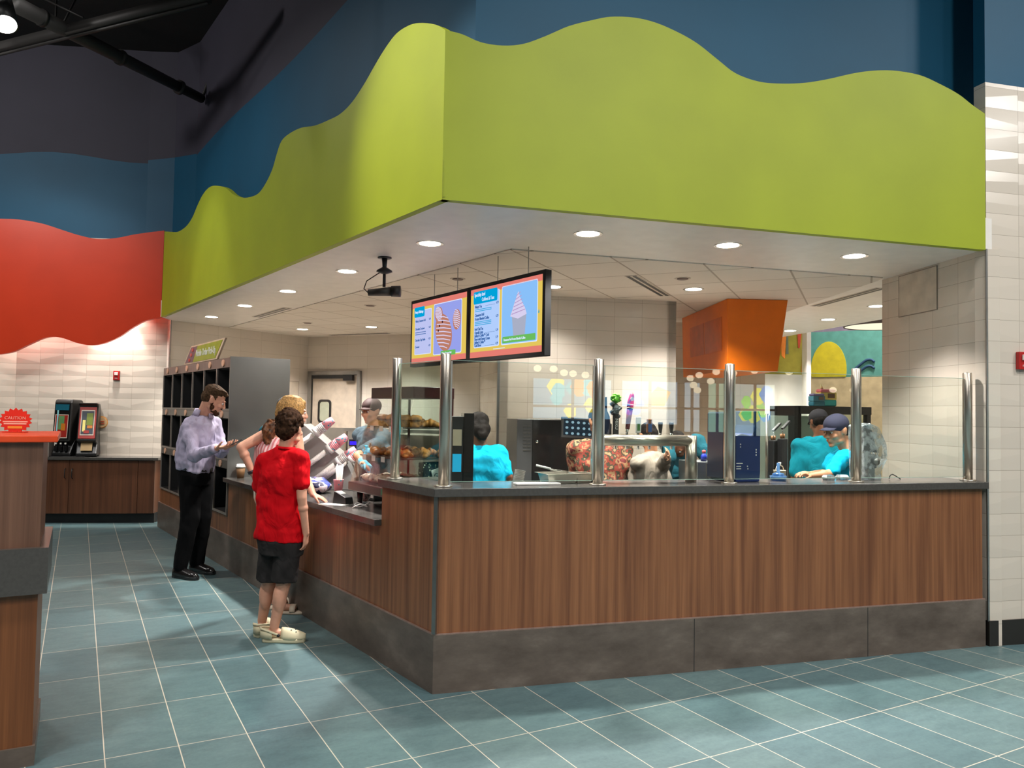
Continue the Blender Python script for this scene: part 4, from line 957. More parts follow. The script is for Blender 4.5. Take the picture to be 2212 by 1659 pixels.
# ---- woman leaning on the counter, bent arm on the hip
def build_woman():
    loc = V((-.40,2.12,0)); face = 30; D = (loc-CAM).dot(_f)
    J = dict(head=at(634,892,D+.02), neck=at(606,930,D), chest=at(592,975,D), waist=at(585,1020,D), pelvis=at(592,1055,D), shL=at(572,940,D-.02), elL=at(521,966,D-.12), wrL=at(547,1024,D-.10),
             shR=at(640,940,D-.02), elR=at(652,1010,D-.05), wrR=at(676,1068,D-.16), hipL=at(580,1070,D+.04), hipR=at(612,1070,D-.02), kneeL=at(594,1190,D+.10), kneeR=at(620,1190,D), ankL=at(598,1300,D+.16), ankR=at(607,1318,D), toeL=at(622,1303,D+.24), toeR=at(636,1328,D-.0))
    for n in ('toeR','toeL'): J[n].z = .03
    for n in ('ankR','ankL'): J[n].z = .085
    root, g, P, F, k, torso, T, up = person('person with blonde hair in pink striped tank top leaning at the order counter, elbow out', loc, face, 1.67, J, look=(-38,-4), build=.98, hk=1.02, voxel=.005,
        hands={'L': dict(d=at(556,1058,D-.02)-at(547,1024,D-.10), n=ang(-10), curl=.3), 'R': dict(d=at(706,1082,D-.16)-at(676,1068,D-.16), n=V((0,0,-1)), curl=.22, side=-1)})
    t_ = NT('pink striped knit'); x = t_.n.new('ShaderNodeTexWave'); x.bands_direction = 'X'; x.inputs['Scale'].default_value = 11; t_.l(t_.coord(), x.inputs[0]); t_.l(t_.ramp(x.outputs['Fac'],[(.4,sr(206,120,124)),(.6,sr(232,196,196))]), t_.b.inputs['Base Color'])
    mb = MB(); mb.loft([(g['pelvis'],.168,.125), (g['waist'],.152,.115), (g['chest'],.172,.132), (g['chest']*.55+g['neck']*.45,.150,.105),(g['chest']*.3+g['neck']*.7,.118,.075)], 26, T)
    for n in 'LR': mb.capsule(g['sh'+n]*.6+g['neck']*.4-up*.02, g['chest']*.5+g['neck']*.5, .032, .06)
    obj('tank_top', remesh(mb,'tank_top',t_.m,.008,2,(.005,10,(1,1,1))), None, root)
    mb = MB(); mb.loft([(g['pelvis']+V((0,0,-.12)),.165,.13),(g['pelvis']+V((0,0,-.04)),.176,.132),(g['pelvis']+V((0,0,.02)),.165,.122)],24,T)
    for n in 'LR': a, b = g['hip'+n], g['knee'+n]; mb.cyl(a, a+(b-a)*.42, .095, .094, 18)
    obj('shorts', remesh(mb,'wshorts',cloth('white denim', sr(222,212,198)),.008,2,(.004,12,(1,1,1))), None, root)
    w_ = g['wrL']-(g['wrL']-g['elL']).normalized()*.02; d = (g['wrL']-g['elL']).normalized()
    m = MB(); m.cyl(w_-d*.012, w_+d*.012, .033, .032, 20); wt = obj('watch', m, mat('dark watch band',(.03,.02,.025),.4), root)
    q = d.cross(V((0,0,1))).normalized(); m = MB(); m.cyl(w_-q*.03, w_-q*.042, .019, .019, 18); obj('watch_face', m, M['blackgloss'], wt)
    for n in 'LR': shoe(root, g['ank'+n], g['toe'+n], .93, mat('cream sandal leather', sr(214,198,176), .5), 'sandal')
    bl = mat('blonde highlighted hair', sr(172,132,78), .6, 0, .3, 90, .6, 160, spec=.25); br_ = mat('blonde hair browned by shade', sr(104,64,34), .5, 0, .45, 30, .5, 120)  # hanging ends of the blonde hair: their shade is mixed into the brown
    def locks(mb):
        rg = random.Random(5)
        for _ in range(110):
            a = rg.uniform(0,2*pi); e = rg.uniform(-.4,1.45); x, y, z = .088*cos(a)*cos(e), .100*sin(a)*cos(e)-.02, .045+.088*sin(e)
            if y > .05 and z < .045: continue
            mb.tube([P(x,y,z),P(x*1.03,y-.010,z-.03),P(x*1.02,y-.02,z-.065)],.008*k,7,[.006*k,.010*k,.005*k])
        for j in range(44):
            a = pi*.14+2*pi*.86*j/43+pi/2-.2; ca, sa = cos(a), sin(a); lo = -.085 if sa < .35 else -.01
            mb.tube([P(.02*ca,.02*sa-.01,.137),P(.060*ca,.066*sa-.016,.118),P(.088*ca,.100*sa-.018,.062),P(.094*ca,.104*sa-.022,.0),P(.086*ca+rg.uniform(-.008,.008),.094*sa-.026,lo)],.009,7,[.006,.011,.012,.012,.005])
    hairblobs(P,F,k,[((0,-.022,.052),(.086,.098,.080)),((0,-.058,-.02),(.078,.062,.09)),((-.062,-.012,-.03),(.028,.060,.085)),((.062,-.020,-.02),(.028,.050,.075)),((0,.058,.082),(.05,.03,.028))],bl,root,.006,.004,26,(1,1,.35),'hair',locks)
    mb = MB(); rg = random.Random(9); a = at(592,905,D-.05)
    for _ in range(46):
        s0 = rel(at(rg.uniform(582,602),rg.uniform(905,925),D-rg.uniform(.0,.10)),loc,root.rotation_euler.z); s1 = rel(at(rg.uniform(568,592),rg.uniform(945,965),D-rg.uniform(.02,.12)),loc,root.rotation_euler.z)
        mid = (s0+s1)*.5+V((rg.uniform(-.02,.02),-.02,0)); mb.tube([s0,mid,s1],.012,7,[.014,.016,.007])
    obj('hair_length', remesh(mb,'hair_length',br_,.006,1,(.004,45,(1,1,.5))), None, root)
    mb = MB(); 
build_woman()

# ---- staff and others inside the kiosk
def staff(label, px, py, D, h, face, shirtm, look=(0,0), lean=(0,0), J={}, capm=None, hairm=None, hairspec=None, skin=None, voxel=.011, build=1.05, apron=None, hands=None, gloves=None, collar=None, longs=False, brim=1, pants=None, hk=1.0):
    """px,py: where the head centre is seen; D: depth"""
    hp = at(px,py,D); kk = h/1.75; rz = R(face)-pi/2; off = Matrix.Rotation(rz,3,'Z')@(V((lean[0]*1.12, lean[1]*1.22+.03, 0))*kk)
    loc = V((hp.x-off.x, hp.y-off.y, 0)); J = dict(J); J['head'] = hp
    nk = hp-V((0,0,.15*kk)); 
    root, g, P, F, k, torso, T, up = person(label, loc, face, h, J, look=look, build=build, skin=skin or M['skin3'], voxel=voxel, lean=lean, hands=hands, closed=True, hk=hk)
    mb = MB(); e = .016; torso(mb, e)
    for n in 'LR':
        mb.capsule(g['sh'+n], g['el'+n] if longs else g['sh'+n]+(g['el'+n]-g['sh'+n])*.85, (.066)*k, (.060)*k)
        if longs: mb.capsule(g['el'+n], g['el'+n]+(g['wr'+n]-g['el'+n])*.85, .056*k, .042*k)
    so = obj('shirt', remesh(mb,'shirt',shirtm,.014,2,(.018,8,(1.4,1.4,1.0))), None, root)
    if collar:
        mb = MB(); mb.smooth = True; c = g['neck']; rr = []
        for j in range(20):
            a = 2*pi*j/20; q = T@V((cos(a),sin(a),0)); rr.append([c+q*.060*k-up*.0,c+q*.088*k-up*.03,c+q*.093*k-up*.03,c+q*.066*k+up*.003])
        mb.rings(rr, closed=True); obj('collar', mb, collar, so)
    mb = MB()
    mb.loft([(g['pelvis']+V((0,0,-.12)),.155,.12),(g['pelvis']+V((0,0,-.02)),.175,.13)],18,T)
    for n in 'LR': mb.capsule(g['hip'+n], g['knee'+n], .092*k, .070*k); mb.capsule(g['knee'+n], g['ank'+n], .070*k, .055*k)
    obj('trousers', remesh(mb,'strousers',pants or cloth('navy work trousers', sr(30,32,46)),.02,1), None, root)
    for n in 'LR':
        m = MB(); a, t = g['ank'+n], g['toe'+n]; m.capsule(V((a.x,a.y,.04)),V((t.x,t.y,.04)),.045,.038); obj('shoe', m, M['black'], root)
    if apron:
        mb = MB(); rr = []
        for c, rx, ry in ((g['pelvis']+V((0,0,-.35)),.20,.155),(g['pelvis']+V((0,0,-.05)),.20,.155),(g['waist'],.178,.145),(g['chest'],.19,.15)):
            rr.append([c+T@V(((rx*k)*cos(R(8)+R(164)*j/14),(ry*k)*sin(R(8)+R(164)*j/14),0)) for j in range(15)]+[c+T@V(((rx*k-.006)*cos(R(172)-R(164)*j/14),(ry*k-.006)*sin(R(172)-R(164)*j/14),0)) for j in range(15)])
        mb.smooth = True; mb.rings(rr); obj('apron', mb, apron, root)
    if hairm:
        hairblobs(P,F,k,hairspec or [((0,-.024,.045),(.080,.094,.075)),((0,-.055,-.005),(.074,.058,.07))],hairm,root,.010,.005,45,(1,1,.6))
    if capm: cap(root,P,F,k,capm,brim)
    if gloves:
        for n in gloves:
            mb = MB(); d = (g['wr'+n]-g['el'+n]).normalized(); w = g['wr'+n]; hp_ = (hands or {}).get(n,{}); dd = rel(V(hp_['d'])+V(loc),loc,rz).normalized() if 'd' in hp_ else d
            mb.capsule(w-d*.04*k,w+d*.01,.036*k,.034*k); mb.loft([(w,.034,.026),(w+dd*.05,.046,.024),(w+dd*.09,.046,.02)],12,frame(dd,V((0,0,1)) if abs(dd.z)<.8 else V((0,1,0))))
            nn = rel(V(hp_['n'])+V(loc),loc,rz) if 'n' in hp_ else V((1 if n=='L' else -1,0,0)); 
            for i in range(4): t = dd.cross(nn).normalized(); b0 = w+dd*.085+t*(1.5-i)*.021; mb.capsule(b0, b0+(dd+nn*.5).normalized()*.06, .0105, .009)
            obj('glove', remesh(mb,'glove',mat('light blue nitrile glove', sr(96,196,232), .4),.006,1), None, root)
    return root, g, P, F, k, T, up
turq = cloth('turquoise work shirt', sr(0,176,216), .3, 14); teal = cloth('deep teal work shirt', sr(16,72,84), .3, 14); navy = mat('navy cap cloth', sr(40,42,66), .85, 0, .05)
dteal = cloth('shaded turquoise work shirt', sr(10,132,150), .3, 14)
bh = mat('black hair', sr(18,13,11), .75, 0, .3, 40, .5, 120, spec=.12); purple_ = mat('violet hair tie cloth', sr(70,64,110), .8)
staff('person in a black cap, mostly hidden behind the blonde customer', 616, 884, 7.2, 1.68, -120, teal, capm=mat('black cap cloth',(.012,.012,.014),.8), hairm=bh)
D = 6.75
staff('person in a dark brown cap and grey work shirt reaching behind the pastry case', 802, 888, D, 1.66, 200, cloth('grey blue work shirt', sr(70,84,92), .3, 14), look=(10,-8), lean=(0,.05), build=1.12,
      J=dict(elL=at(772,985,D-.5), wrL=at(800,996,D-1.0) if 0 else at(785,1000,D-.62), elR=at(842,980,D-.3), wrR=at(806,975,D-.5)), capm=mat('dark brown cap cloth', sr(62,40,38), .7), skin=M['skin2'], gloves=['L','R'], hairm=None)
D = 5.35
staff('person in turquoise shirt seen from behind, black hair, beside the dark equipment', 1034, 925, D, 1.52, 62, turq, look=(15,-30), lean=(-.02,.06), build=1.3, J=dict(shR=at(1078,984,D-.02), shL=at(1002,984,D), elR=at(1097,1030,D-.08), wrR=at(1085,1050,D+.15)),
      hairm=bh, hairspec=[((0,-.024,.045),(.084,.096,.078)),((0,-.062,-.03),(.078,.056,.10)),((0,-.08,-.09),(.05,.04,.06))])
floral = multi('floral print cotton', [sr(44,38,26), sr(150,118,84), sr(56,50,32), sr(132,50,36), sr(146,112,78), sr(100,28,30)], 15, .85)
D = 5.8
staff('person in red and tan floral shirt working behind the left draft taps', 1292, 912, D, 1.58, 75, floral, look=(0,-35), lean=(0,.10), build=1.2, hairm=bh, longs=True, J=dict(elR=at(1350,1010,D-.1), elL=at(1243,1012,D-.05)), skin=M['skin2'], pants=floral)
beige = cloth('beige grey work shirt', sr(150,138,126), .35, 12)
D = 5.6
staff('person in a pale beige shirt bending behind the draft tap pipe', 1400, 944, D, 1.42, 100, beige, look=(-20,-40), lean=(.03,.12), build=.98, hairm=bh, longs=True, skin=M['skin2'], J=dict(elR=at(1432,1005,D-.1), wrR=at(1440,985,D-.3), elL=at(1374,1010,D)), pants=beige)
polka = speck('navy cloth with lime polka dots', sr(22,30,58), sr(176,206,96), 26, .30)
D = 6.0
D = 5.75
staff('person in shaded blue shirt and lime polka dot apron stooping left of the steel box', 1462, 962, D, 1.45, -80, teal, look=(0,-45), lean=(.0,.18), build=1.25, capm=None, hairm=bh, longs=True, apron=polka, J=dict(elL=at(1528,985,D-.1), shL=at(1505,955,D), shR=at(1446,958,D), elR=at(1446,990,D-.15)), pants=polka)  # deep teal holds the shade on the back of a blue shirt
D = 6.1
staff('person in navy cap and turquoise shirt in profile, hands over the worktop', 1806, 930, D, 1.62, 172, turq, look=(4,-14), lean=(0,.10), hk=1.15, build=1.08, skin=M['skin2'], capm=navy, hairm=bh, hairspec=[((0,-.050,.0),(.074,.066,.062)),((0,-.105,-.03),(.028,.028,.033))],
      collar=mat('denim blue collar', sr(56,104,140), .8), voxel=.006, J=dict(neck=at(1832,972,D), shR=at(1844,992,D+.12), shL=at(1822,990,D-.18), elL=at(1792,1024,D-.30), wrL=at(1750,1029,D-.34), elR=at(1800,1020,D+.12), wrR=at(1752,1024,D-.02)),
      hands={'L': dict(d=at(1725,1020,D-.38)-at(1750,1029,D-.34), n=V((0,0,-1)), curl=.45, side=1), 'R': dict(d=at(1728,1018,D-.1)-at(1752,1024,D-.02), n=V((0,0,-1)), curl=.45, side=-1)})
D = 6.75
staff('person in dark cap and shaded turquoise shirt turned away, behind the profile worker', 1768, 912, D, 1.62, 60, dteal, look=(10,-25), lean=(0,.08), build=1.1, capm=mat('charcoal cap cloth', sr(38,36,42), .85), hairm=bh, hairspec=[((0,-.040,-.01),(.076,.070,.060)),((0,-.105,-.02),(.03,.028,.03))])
# ================================================================ THINGS
# ---- swing door with porthole window
dm = MB(); dz = R(-54.5)
door = struct('door_1', (lambda m: (m.box(.135,-.02,.01,1.045,.03,2.13), m)[1])(MB()), mat('cream laminate door', sr(196,182,166), .45), loc=(WC[0],WC[1],0), rz=dz)
m = MB(); m.box(.135,-.026,.01,1.045,-.02,1.27); obj('steel_plate', m, M['steeldull'], door)
def rrect(x0,z0,x1,z1,r,n=6):
    out = []
    for cx, cz, a0 in ((x1-r,z1-r,0),(x0+r,z1-r,90),(x0+r,z0+r,180),(x1-r,z0+r,270)):
        for j in range(n+1): a = R(a0+90*j/n); out.append((cx+r*cos(a), cz+r*sin(a)))
    return out
m = MB(); o_ = rrect(.26,1.34,.53,1.73,.07); i_ = rrect(.295,1.375,.495,1.695,.05)
m.rings([[V((x,-.035,z)) for x,z in o_],[V((x,-.035,z)) for x,z in i_],[V((x,-.018,z)) for x,z in i_],[V((x,-.018,z)) for x,z in o_]], closed=True); obj('window_gasket', m, M['black'], door)
m = MB(); m.prismY(i_,-.026,-.021); obj('window_pane', m, mat('frosted door window', sr(176,180,160), .25), door)
m = MB(); m.box(.045,-.05,0,.12,.02,2.2); m.box(1.05,-.05,0,1.11,.02,2.2); m.box(.045,-.05,2.14,1.11,.02,2.2); struct('trim_door', m, M['steeldull'], loc=(WC[0],WC[1],0), rz=dz)
m = MB(); m.box(.16,-.09,2.075,.16+.8,-.05,2.125); m.box(.82,-.11,2.04,1.0,-.05,2.13); obj('door_closer', m, M['black'], door)
m = MB(); m.box(1.75,-.05,.0,2.4,-.0,2.1)
sh = thing('stainless_counter_unit', 'stainless counter and shelf along the back wall beside the swing door', 'counter', (WC[0]+dB.x*1.25-.35*cos(R(35.5)),WC[1]+dB.y*1.25-.35*sin(R(35.5)),0), dz)
m = MB(); m.box(0,-.3,1.24,3.2,.28,1.29); obj('shelf_top', m, M['steeldull'], sh)
for x in (.02,.9,1.8,2.7):
    m = MB(); m.box(x,-.28,0,x+.04,-.24,1.24); obj('leg', m, M['steel'], sh)
m = MB(); m.box(0,-.2,.0,3.2,.26,.9); obj('base_cabinet', m, M['steeldull'], sh)
# access panels
dW = (V((WC[0],WC[1],0))-V((WL0[0],WL0[1],0))).normalized()
def panel(name, origin, rz, x0, z0, x1, z1, label):
    t = thing(name, label, 'wall panel', origin, rz)
    m = MB(); m.box(x0,-.006,z0,x1,-.001,z1); obj('panel_door', m, M['tilek'] if 0 else mat('painted access panel', sr(206,194,178), .4), t)
    m = MB(); 
    m.rings([[V((a,-.007,b)) for a,b in ((x0-.006,z0-.006),(x1+.006,z0-.006),(x1+.006,z1+.006),(x0-.006,z1+.006))],[V((a,-.007,b)) for a,b in ((x0,z0),(x1,z0),(x1,z1),(x0,z1))],[V((a,0,b)) for a,b in ((x0,z0),(x1,z0),(x1,z1),(x0,z1))],[V((a,0,b)) for a,b in ((x0-.006,z0-.006),(x1+.006,z0-.006),(x1+.006,z1+.006),(x0-.006,z1+.006))]], closed=True)
    obj('panel_frame', m, mat('panel joint shadow', sr(150,138,124), .6), t); return t
t = panel('access_panel', (PR.x,PR.y,0), R(66-180), -1.05, 2.425, -.55, 2.80-.04, 'square painted access panel high on the tiled pier')
t = panel('access_panel', (WC[0],WC[1],0), atan2(dW.y,dW.x), -1.0, 1.30, -.2, 2.015, 'painted electrical access panel left of the swing door with a small label')
m = MB(); m.box(-.66,-.010,1.88,-.52,-.006,1.97); obj('warning_label', m, mat('grey violet label', sr(96,84,104), .6), t); m = MB(); m.box(-.64,-.012,1.915,-.54,-.010,1.935); obj('label_text_bar', m, M['paper'], t)

# ---- fire alarms
def alarm(loc, rz, w, h, label):
    t = thing('fire_alarm', label, 'fire alarm', loc, rz)
    m = MB(); m.box(-w/2,-.03,-h/2,w/2,0,h/2); obj('housing', m, mat('fire alarm red', sr(176,30,26), .4), t, .004)
    m = MB(); m.box(-w*.28,-.045,h*.02,w*.28,-.03,h*.34); obj('strobe_lens', m, mat('strobe lens', sr(235,225,215), .15), t, .004)
    text('FIRE', h*.17, M['paper'], t, 'fire_lettering', (0,-.031,-h*.36), align='CENTER')
    return t
p = V((4.10,-.945,0)); alarm((p.x-dP.x*.002,p.y-dP.y*.002,1.995), R(-15), .095, .125, 'red fire alarm box cropped by the right picture edge')
p = CPt(.68,.348,1.99); alarm(p, R(-22.7), .085, .13, 'small red fire alarm strobe on the lit wall under the red fascia')

# ---- condiment dispensers
def dispenser(loc, rz, label, h, tilt, poster):
    t = thing('condiment_dispenser', label, 'dispenser', loc, rz)
    B = lambda pts, x0, x1: MB().prismX(pts, x0, x1)
    m = B([(-.02,0),(.26,0),(.27,.03),(.20,.20),(.16,.22),(.06,.16),(-.02,.03)], -.10, .10); obj('base', m, M['black'], t, .012)
    m = B([(-.03,.16),(.06,.12),(.24,.16),(.26,h-.06),(.20,h),(.02,h+.005),(-.02+tilt,h-.03)], -.095, .095); obj('hopper', m, mat('dark grey moulded plastic', sr(46,44,42), .3), t, .015)
    # front poster follows the sloped front
    a, b = V((0,-.033,.19)), V((0,-.023+tilt,h-.04)); d = (b-a); L = d.length; ang_ = atan2(d.y,d.z)
    e = bpy.data.objects.new('front_panel', B([(0,0),(.012,0),(.012,L),(0,L)],-.08,.08).mesh('front_panel', poster[0])); C.objects.link(e); e.parent = t; e.location = a+V((0,-.006,0)); e.rotation_euler = (-ang_,0,0)
    for k, (x0,z0,x1,z1,c) in enumerate(poster[1]):
        m = MB(); m.box(x0,-.002-.001*k,z0*L,x1,0,z1*L); obj('poster_shape', m, c, e)
    if poster[2]:
        for x in (-.05,0,.05):
            m = MB(); m.box(x-.018,-.035,.05,x+.018,.0,.11); obj('spout', m, M['blackgloss'], t, .006); m = MB(); m.box(x-.008,-.03,.125,x+.008,-.02,.142); obj('spout_label', m, M['paper'], t)
    else:
        m = MB(); m.prismX([(-.03,.06),(.01,.145),(.014,.143),(-.026,.057)], -.055, .055); obj('napkin_card', m, mat('tan card', sr(186,156,112), .7), t)
    return t
rdm = mat('poster red', sr(166,44,36), .3); crm = mat('poster cream', sr(226,210,196), .4)
pA = (M['blackgloss'], [(-.07,.0,.07,.68,crm),(-.064,.03,.064,.66,rdm),(-.03,.25,.03,.64,mat('poster green', sr(104,150,96),.3)),(.0,.22,.045,.42,mat('poster amber', sr(206,124,40),.3)),(-.05,.2,-.035,.95,mat('poster aqua streak', sr(150,214,220),.2)),(-.07,.80,.07,.97,mat('poster teal top', sr(30,96,116),.2))], True)
pB = (rdm, [(-.065,.10,.065,.90,crm),(-.058,.13,.058,.87,mat('poster slate', sr(58,66,78),.3)),(-.01,.42,.05,.80,mat('poster olive', sr(126,140,44),.3)),(-.0,.32,.05,.41,mat('poster amber', (1,1,1),.3)),(-.045,.22,-.018,.58,mat('poster yellow splash', sr(240,226,130),.3)),(-.03,.16,.02,.25,rdm)], False)
def ctop(px, back, z=.88):
    r = at(px,990,1)-CAM; p0 = CPt(0,back,0); t_ = ((p0-CAM).dot(bC))/r.dot(bC); q = CAM+r*t_; return V((q.x,q.y,z))
dispenser(ctop(133,.0), R(-22.7-6), 'black three spout sauce dispenser with a teal and red front poster, left of the pair', .60, .02, pA)
dispenser(ctop(186,.0), R(-22.7+14), 'black dispenser tilted back with a red bordered poster, right of the pair', .565, .085, pB)
t = thing('drip_tray', 'thin black tray under the two condiment dispensers', 'tray', ctop(155,.16), R(-22.7)); m = MB(); m.box(-.25,-.2,0,.25,.17,.012); obj('tray', m, M['black'], t, .004)
for o_ in [o for o in bpy.data.objects if o.name.startswith('condiment_dispenser')]: o_.location.z = .892; o_.scale = (1.25,)*3
# wall tag and star sign
p = CPt(.86,.346,1.34); t = thing('wall_tag', 'round orange and cream paper tag on the tiled wall behind the dispensers', 'sign', p, R(-22.7))
m = MB(); m.prismY([(.085*cos(2*pi*j/24),.085*sin(2*pi*j/24)) for j in range(24)],-.006,0); obj('tag_rim', m, mat('tag orange', sr(232,160,80),.6), t)
m = MB(); m.prismY([(.072*cos(2*pi*j/24),.072*sin(2*pi*j/24)) for j in range(24)],-.009,-.006); obj('tag_face', m, mat('tag cream', sr(240,200,150),.6), t)
for z in (.01,-.02): m = MB(); m.box(-.035,-.0105,z-.006,.035,-.009,z+.006); obj('tag_text_bar', m, mat('tag red text', sr(206,90,60),.6), t)
p = at(33,921,7.0); t = thing('caution_sign', 'red star burst caution sign standing on the orange topped counter', 'sign', (0,0,0), R(-20)); p = at(33,925,3.75); t.location = (p.x,p.y,1.436)
m = MB(); m.prismY([((.075 if j%2 else .062)*cos(2*pi*j/36), .056+(.062 if j%2 else .050)*sin(2*pi*j/36)) for j in range(36)],-.003,.003); m.box(-.05,-.02,0,.05,.02,.004); obj('star_card', m, mat('sign red card', sr(222,50,34),.5), t)
text('CAUTION', .021, mat('sign pale pink text', sr(250,190,170),.5), t, 'caution_lettering', (0,-.0042,.062), align='CENTER')
for z, w_, c in ((.048,.055,sr(250,190,170)),(.038,.05,sr(250,190,170)),(.018,.032,sr(250,160,60))): m = MB(); m.box(-w_,-.0045,z,w_,-.003,z+.006 if z>.03 else z+.012); obj('text_bar', m, mat('sign bar %d'%int(z*1000), c,.5), t)
t = thing('napkin_holder', 'grey box behind the orange counter end, beside the condiment cabinet', 'holder', ctop(100,.02), R(-22.7)); m = MB(); m.box(-.06,-.08,0,.06,.08,.30); obj('box', m, mat('grey enamel', sr(160,150,144),.5), t, .006)
m = MB(); m.box(-.05,-.083,.06,.05,-.079,.2); obj('front_slot', m, M['darkgrey'], t)

# ---- menu screens
MP0 = LP(2.46,1.13,0); scd = (LP(.41,1.07,0)-MP0); sca = atan2(scd.y,scd.x)
pinkt = glow('screen salmon', sr(232,128,116), .85); yel = glow('screen yellow', sr(228,198,92), .88); lav = glow('screen pale lavender', sr(188,194,238), .9); skyb = glow('screen sky blue', sr(136,190,246), .9)
cy = glow('screen cyan', sr(0,160,214), .9); lgr = glow('screen green', sr(106,186,92), .9); txb = glow('screen text blue', sr(66,110,176), .8); whit = glow('screen white', sr(214,226,250), .95); lv2 = glow('screen periwinkle', sr(150,160,232), .9)
pas = glow('screen pastry brown', sr(196,130,110), .8); cup_ = glow('screen cup grey', sr(172,178,200), .85); crm_ = glow('screen cream', sr(214,206,236), .9); rdt = glow('screen red text', sr(220,110,130), .85)
def screen(label, x0, W, left):
    H = .60
    t = thing('menu_screen', label, 'menu screen', MP0+scd.normalized()*x0+V((0,0,1.962)), sca, 'menu screens hung from the kiosk ceiling')
    m = MB(); m.box(0,0,0,W,.055,H); obj('housing', m, mat('matte black bezel',(.006,.006,.006),.6,spec=.2), t, .004)
    def q(x0,z0,x1,z1,c,y,name='screen_graphic',par=None):
        m = MB(); m.box(x0,-y,z0,x1,-y+.0006,z1); return obj(name, m, c, par or t)
    def rr(x0,z0,x1,z1,c,y,r=.014):
        m = MB(); m.prismY(rrect(x0,z0,x1,z1,r,4),-y,-y+.0006); return obj('screen_graphic', m, c, disp)
    disp = q(.03,.03,W-.03,H-.03,yel,.0012,'display')
    q(.03,H-.075,W-.03,H-.03,pinkt,.002,'salmon_band',disp); q(.03,.03,W-.03,.075,pinkt,.002,'salmon_band',disp)
    if left:
        rr(.085,.105,.40,.50,whit,.002); rr(.09,.11,.395,.495,lav,.0028); rr(.075,.44,.27,.53,cy,.0036)
        text('Pastry Offerings', .034, whit, disp, 'screen_lettering', (.09,-.0045,.475), xs=.72)
        for s_, z in (('Mickey Cinnamon Roll',.395),('Chocolate Croissant',.325),('Chocolate Chip Muffin',.225),('Croissant',.165)):
            text(s_, .030, txb, disp, 'screen_lettering', (.10,-.0040,z), xs=.7)
        for z in (.395,.325,.225,.165): text('4.29', .024, txb, disp, 'screen_lettering', (.355,-.0040,z+.004), xs=.8)
        for z in (.300,.282): q(.10,z,.30,z+.006,txb,.0038,'screen_text_line',disp)
        rr(.44,.085,.92,.525,whit,.002); rr(.447,.092,.913,.518,lv2,.0028)
        # iced pastries
        m = MB(); m.prismY([(.62+.155*cos(a)*.9-.04*sin(a),.27+.16*sin(a)) for a in [2*pi*j/28 for j in range(28)]],-.0036,-.003); obj('pastry_picture', m, pas, disp)
        m = MB(); m.prismY([(.53+.07*cos(a),.43+.065*sin(a)) for a in [2*pi*j/20 for j in range(20)]],-.0036,-.003); obj('pastry_picture', m, pas, disp)
        m = MB(); m.prismY([(.84+.065*cos(a),.36+.085*sin(a)) for a in [2*pi*j/20 for j in range(20)]],-.0036,-.003); obj('pastry_picture', m, pas, disp)
        for cx, cz, rx, rz_ in ((.62,.27,.13,.15),(.53,.43,.06,.06),(.84,.36,.055,.08)):
            for j in range(9):
                z = cz-rz_+rz_*2*(j+.7)/9.6; hw_ = rx*sqrt(max(0,1-((z-cz)/rz_)**2)); 
                m = MB(); m.prismY([(cx-hw_,z+.012),(cx,z+.006),(cx+hw_,z-.012),(cx+hw_,z-.004),(cx,z+.015),(cx-hw_,z+.021)],-.0044,-.0038); obj('icing_stripe', m, crm_, disp)
        for j, (x,z) in enumerate(((.55,.33),(.60,.36),(.53,.29))): m = MB(); m.prismY([(x+.012*cos(a),z+.010*sin(a)) for a in [2*pi*q_/8 for q_ in range(8)]],-.005,-.0045); obj('icing_spot', m, glow('screen dark brown', sr(70,30,40),.8), disp)
        rr(.58,.075,.83,.115,lgr,.0046,.008); text('Mickey Cinnamon Roll', .024, whit, disp, 'screen_lettering', (.60,-.0056,.087), xs=.75)
    else:
        rr(.085,.105,.45,.535,whit,.002); rr(.09,.11,.445,.53,glow('screen pale blue', sr(176,204,250), .9),.0028); rr(.075,.45,.42,.548,cy,.0036)
        text('Specialty Iced', .040, whit, disp, 'screen_lettering', (.09,-.0045,.508), xs=.72); text('Coffees & Teas', .040, whit, disp, 'screen_lettering', (.20,-.0045,.466), xs=.72)
        for s_, z in (('Mango Tea',.415),('Cinnamon Roll',.348),('Frozen Blended Coffee',.318),('Iced Chai Tea',.232),('Oatmilk Latte',.206),("Joffrey's Coffee Cold",.176),('Brew with Sweet Cream',.150),("Joffrey's Coffee",.126-.004),('Cold Brew',.112-.012+.0)):
            pass
        for s_, z in (('Mango Tea',.418),('Cinnamon Roll',.352),('Frozen Blended Coffee',.322),('Iced Chai Tea',.243),('Oatmilk Latte',.215),("Joffrey's Coffee\u2122 Cold",.190),('Brew with Sweet Cream',.163),("Joffrey's Coffee\u2122",.138),('Cold Brew',.115)):
            text(s_, .031, txb, disp, 'screen_lettering', (.10,-.0040,z), xs=.72, bold=.0006)
        for z, s_ in ((.425,'4.79'),(.325,'6.29'),(.217,'5.79'),(.165,'5.79'),(.117,'4.79')): text(s_, .026, txb, disp, 'screen_lettering', (.405,-.0040,z), xs=.75)
        for z in (.425,.217,.117): q(.25,z,.39,z+.002,txb,.0038,'screen_text_line',disp)
        for z in (.403,.390,.306,.294,.281): q(.10,z,.34,z+.005,cy,.0038,'screen_text_line',disp)
        rr(.48,.105,.94,.545,whit,.002); rr(.487,.112,.933,.538,skyb,.0028)
        m = MB(); m.prismY([(.62,.315),(.805,.315),(.785,.15),(.645,.15)],-.0036,-.003); obj('cup_picture', m, cup_, disp)
        m = MB(); m.prismY([(.60,.31),(.63,.36),(.65,.40),(.675,.44),(.70,.485),(.722,.44),(.75,.40),(.785,.36),(.81,.31),(.70,.285)],-.0042,-.0037); obj('cream_picture', m, crm_, disp)
